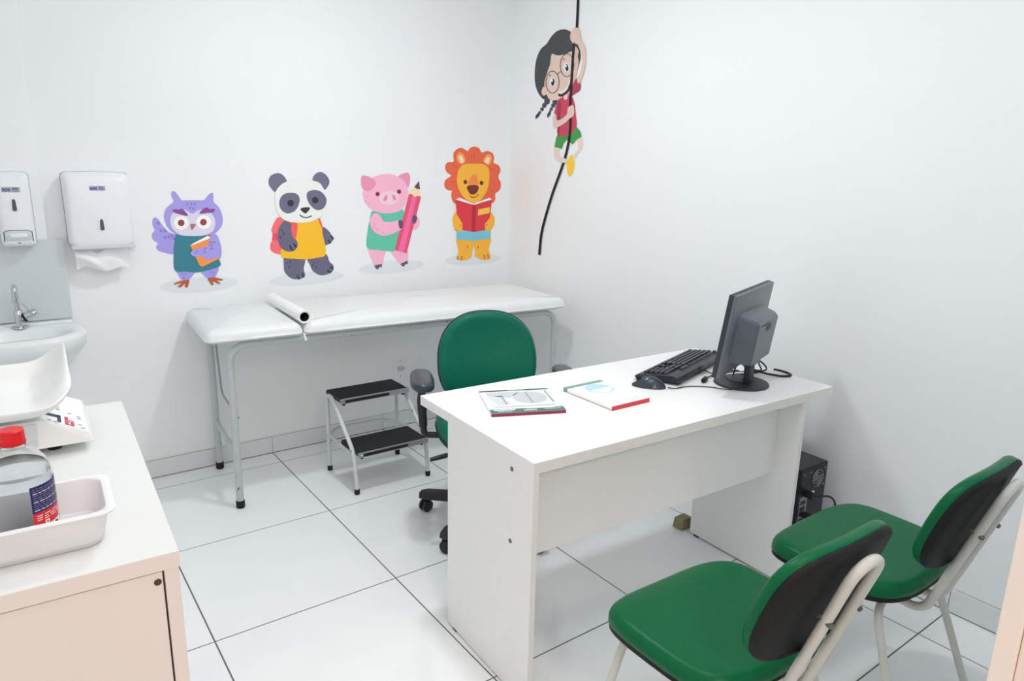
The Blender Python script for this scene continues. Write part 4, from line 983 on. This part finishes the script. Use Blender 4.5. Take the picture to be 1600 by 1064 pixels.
A.poly('nostril', [(348, 292), (355, 325), (338, 350), (319, 342), (330, 312)], (224, 142, 170), sn_); A.poly('nostril', [(402, 290), (425, 302), (438, 335), (418, 342), (405, 320)], (224, 142, 170), sn_)
A.ell('eye', 266, 285, 19, 20, (128, 56, 66)); A.ell('eye', 465, 263, 19, 20, (128, 56, 66))
pc_ = A.poly('pencil', [(558, 278), (668, 312), (535, 832), (425, 800)], (230, 88, 122), None, False)
A.poly('pencil_stripe', [(592, 290), (628, 302), (508, 825), (458, 810)], (247, 112, 166), pc_, False)
A.poly('pencil_wood', [(556, 282), (605, 222), (658, 238), (668, 315), (640, 298), (612, 312), (585, 288)], (245, 222, 182), pc_, False)
A.poly('pencil_tip', [(605, 222), (648, 165), (659, 240), (632, 238)], (94, 82, 100), pc_, False)
a_ = A.poly('arm', [(225, 470), (260, 466), (290, 485), (325, 538), (400, 540), (470, 530), (488, 600), (450, 630), (380, 660), (310, 670), (240, 640), (200, 580), (198, 520)], PK)
A.poly('hoof', [(460, 532), (495, 532), (500, 580), (480, 606), (465, 590)], HF, a_); A.poly('hoof', [(592, 488), (625, 485), (630, 520), (610, 558), (585, 540)], HF)
for p_ in ((238, 560), (262, 605), (315, 636), (225, 585)): A.stroke('arm_mark', [p_, (p_[0]+8, p_[1]+14)], 7, (232, 155, 190), a_)

# ---- lion
A = Art('lion_sticker', 'orange lion sticker reading a red book, nearest the room corner', 'back', 680, 220, 5.317, (310, 985))
YL = (251, 180, 66); OR = (232, 106, 76); BN = (112, 56, 46)
A.ell('ground_shadow', 312, 985, 232, 46, (223, 227, 230), -3)
mn = A.poly('mane', [(325, 48), (365, 62), (387, 98), (430, 85), (475, 102), (490, 145), (485, 182), (525, 202), (543, 245), (525, 300), (547, 355), (535, 410), (500, 440), (498, 490), (465, 520), (320, 540), (175, 525), (140, 490), (133, 440), (138, 416), (95, 405), (75, 365), (90, 320), (132, 290), (95, 260), (82, 215), (105, 178), (152, 172), (150, 110), (180, 70), (225, 60), (268, 85), (290, 60)], OR)
for p0, p1 in (((150, 200), (180, 225)), ((140, 350), (172, 340)), ((480, 230), (460, 245)), ((500, 350), (470, 345)), ((300, 120), (305, 145)), ((325, 115), (325, 145)), ((480, 420), (455, 400))): A.stroke('mane_line', [p0, p1], 7, (216, 92, 66), mn)
for pts, pin in (([(205, 192), (178, 150), (185, 110), (210, 97), (240, 122), (249, 178)], [(212, 182), (196, 142), (205, 119), (228, 136), (237, 176)]), ([(398, 168), (422, 122), (450, 110), (470, 130), (466, 170), (445, 202)], [(410, 172), (428, 142), (448, 135), (454, 155), (440, 190)])):
    e = A.poly('ear', pts, (252, 164, 80)); A.poly('inner_ear', pin, (248, 216, 198), e)
A.poly('face', [(325, 190), (400, 195), (440, 225), (450, 290), (440, 380), (410, 450), (370, 500), (325, 515), (265, 495), (215, 440), (185, 370), (182, 310), (195, 240), (240, 195)], (254, 184, 68))
A.poly('nose_bridge', [(325, 275), (350, 300), (357, 370), (315, 378), (272, 370), (290, 310)], (246, 142, 76))
A.poly('nose', [(262, 386), (290, 370), (345, 370), (362, 390), (345, 430), (315, 447), (285, 435)], (120, 56, 50))
A.ell('eye', 251, 342, 15, 18, BN); A.ell('eye', 385, 350, 15, 18, BN); A.stroke('mouth', [(285, 458), (315, 470), (345, 460), (361, 442)], 6, BN)
for pts, tz in (([(182, 800), (312, 800), (306, 940), (290, 975), (240, 993), (190, 988), (178, 962), (195, 920)], (((190, 960), (186, 985)), ((222, 958), (216, 992)), ((270, 870), (268, 890)))), ([(330, 800), (460, 800), (445, 900), (458, 950), (455, 983), (400, 990), (345, 965), (332, 930)], (((405, 945), (412, 980)), ((435, 940), (445, 975)), ((355, 875), (358, 895))))):
    l = A.poly('leg', pts, YL)
    for q in tz: A.stroke('toe_line', q, 8, (170, 110, 50), l)
A.poly('shorts', [(180, 740), (320, 750), (462, 735), (460, 810), (320, 832), (178, 818)], (122, 196, 216), None, False)
for pts, mk in (([(185, 585), (152, 620), (147, 690), (172, 742), (235, 748), (240, 680), (230, 600)], ((198, 700), (222, 706))), ([(455, 585), (490, 635), (489, 700), (455, 745), (400, 740), (400, 680), (420, 600)], ((415, 700), (440, 698)))):
    a_ = A.poly('arm', pts, YL)
b = A.poly('book', [(168, 488), (250, 512), (322, 530), (400, 512), (472, 488), (455, 640), (412, 690), (415, 742), (325, 758), (225, 742), (228, 690), (180, 610)], (222, 64, 76), None, False)
A.poly('book_spine', [(308, 528), (340, 528), (332, 757), (304, 756)], (184, 48, 66), b, False)
A.poly('book_pages', [(172, 488), (200, 470), (260, 498), (322, 522), (390, 495), (450, 473), (472, 488), (400, 508), (322, 532), (250, 512)], (246, 240, 246), b, False)
A.poly('book_label', [(358, 570), (455, 550), (452, 600), (355, 620)], (250, 196, 82), b, False)
for q in (((200, 700), (222, 704)), ((415, 702), (438, 696)), ((165, 740), (185, 742))): A.stroke('finger_line', q, 6, (190, 120, 50))

# ---- girl on a rope (right wall)
A = Art('girl_sticker', 'sticker of a girl in round glasses climbing a black rope', 'right', 825, 35, 6.65, (120, 2415))
SK = (228, 200, 188); HR = (74, 77, 80); RP = (36, 37, 40); RD = (202, 72, 98)
for path, tas in (([(198, 822, 30), (170, 862, 24), (146, 902, 19), (122, 936, 15)], [(118, 932), (122, 966), (100, 990), (78, 1004), (82, 965)]), ([(282, 825, 28), (262, 862, 22), (242, 900, 17), (228, 928, 13)], [(225, 925), (236, 950), (222, 975), (202, 990), (200, 955)])):
    bd = None
    for x, y, r in path: bd = A.ell('braid', x, y, r, r*1.1, HR, 0)
    A.poly('braid_end', tas, (66, 72, 74))
hd = A.poly('hair', [(370, 72), (300, 92), (240, 150), (195, 220), (130, 282), (85, 390), (70, 520), (75, 640), (110, 740), (165, 800), (230, 805), (300, 790), (420, 720), (470, 640), (530, 440), (547, 330), (518, 235), (470, 170), (448, 108), (420, 84)], HR)
# legs and shorts
y_ = 565
A.poly('leg', [(275, 700+y_), (335, 710+y_), (325, 800+y_), (350, 840+y_), (388, 852+y_), (402, 890+y_), (330, 885+y_), (280, 855+y_), (268, 800+y_)], (230, 210, 202))
A.poly('leg', [(495, 640+y_), (545, 600+y_), (570, 690+y_), (565, 740+y_), (520, 800+y_), (482, 850+y_), (464, 820+y_), (510, 770+y_), (522, 700+y_)], (230, 210, 202))
A.poly('sock', [(452, 808+y_), (470, 850+y_), (482, 900+y_), (470, 980+y_), (436, 1036+y_), (410, 1000+y_), (402, 920+y_), (416, 860+y_)], (250, 202, 64))
A.poly('shorts', [(500, 515+y_), (545, 570+y_), (557, 622+y_), (500, 660+y_), (462, 706+y_), (430, 672+y_), (402, 655+y_), (372, 690+y_), (352, 748+y_), (275, 730+y_), (290, 640+y_), (310, 590+y_), (420, 560+y_)], (72, 152, 80), None, False)
s_ = A.poly('shirt', [(330, 785), (400, 730), (450, 760), (480, 830), (495, 950), (502, 1085), (430, 1165), (330, 1180), (303, 1140), (303, 1080), (265, 1000), (275, 920), (295, 850)], RD)
A.poly('shirt_fold', [(330, 800), (300, 900), (310, 1020), (305, 1150), (325, 1175), (335, 1000), (345, 880)], (160, 60, 82), s_)
A.poly('sleeve', [(450, 665), (510, 580), (546, 640), (542, 700), (500, 735), (450, 757)], (180, 70, 90))
A.poly('side_face', [(482, 262), (505, 258), (526, 300), (518, 350), (525, 430), (500, 560), (465, 650), (452, 640), (470, 440)], (222, 186, 176))
fc_ = A.poly('face', [(245, 332), (300, 342), (340, 340), (400, 325), (455, 300), (470, 330), (458, 500), (445, 600), (420, 690), (370, 760), (320, 798), (250, 808), (205, 775), (170, 640), (200, 520), (230, 430)], SK)
A.ell('ear', 172, 712, 30, 50, (228, 196, 184), 12)
A.poly('collar', [(372, 775), (400, 735), (436, 690), (440, 720), (412, 770), (398, 805), (378, 800)], (238, 150, 160))
A.poly('neck', [(370, 770), (398, 748), (412, 780), (395, 805), (375, 795)], (240, 205, 195))
A.stroke('chin_line', [(316, 748), (345, 760), (390, 735), (425, 690), (442, 610)], 24, (56, 60, 62)); A.stroke('smile', [(322, 730), (380, 705), (415, 660), (436, 600)], 12, (248, 246, 246))
for ex, ey, t_ in ((255, 620, 8), (400, 468, -8)):
    e = A.ell('eye', ex, ey, 30, 48, (234, 239, 244), t_); A.ell('pupil', ex+3, ey+2, 17, 38, (42, 47, 62), t_, e); A.ell('eye_light', ex-5, ey-14, 8, 13, (250, 250, 252), 0, e)
def ring(cx, cy, rx, ry): return [(cx+rx*math.cos(2*PI*k/24), cy+ry*math.sin(2*PI*k/24)) for k in range(24)]
A.stroke('glasses', ring(254, 620, 68, 114), 7, (98, 70, 60), None, True); A.stroke('glasses', ring(405, 445, 70, 118), 7, (98, 70, 60), None, True)
A.stroke('glasses_bridge', [(308, 540), (322, 520), (342, 514)], 7, (98, 70, 60)); A.stroke('eyebrow', [(218, 556), (238, 546)], 8, HR); A.stroke('eyebrow', [(362, 392), (380, 376)], 8, HR)
A.stroke('rope', [(544, -1140), (533, -700), (519, -236), (512, -60), (505, 60), (480, 200), (462, 420), (450, 640), (438, 860), (440, 1000), (436, 1120), (420, 1250), (384, 1405), (340, 1540), (250, 1790), (170, 2060), (135, 2220), (117, 2415)], 25, RP)
# raised arm and gripping hands lie over the rope
A.poly('arm', [(470, 220), (440, 175), (440, 125), (470, 62), (510, 56), (540, 92), (550, 180), (590, 250), (603, 380), (580, 520), (532, 632), (510, 592), (548, 500), (560, 380), (545, 280), (512, 228), (488, 222), (478, 198)], (226, 198, 184))
A.poly('arm', [(272, 948), (292, 962), (300, 1012), (330, 1014), (400, 958), (412, 895), (440, 866), (470, 862), (482, 920), (470, 972), (432, 1000), (380, 1050), (290, 1096), (262, 1082), (258, 1000)], (226, 198, 186))
A.poly('shin', [(330, 838+y_), (388, 850+y_), (402, 892+y_), (335, 886+y_)], (230, 212, 204))
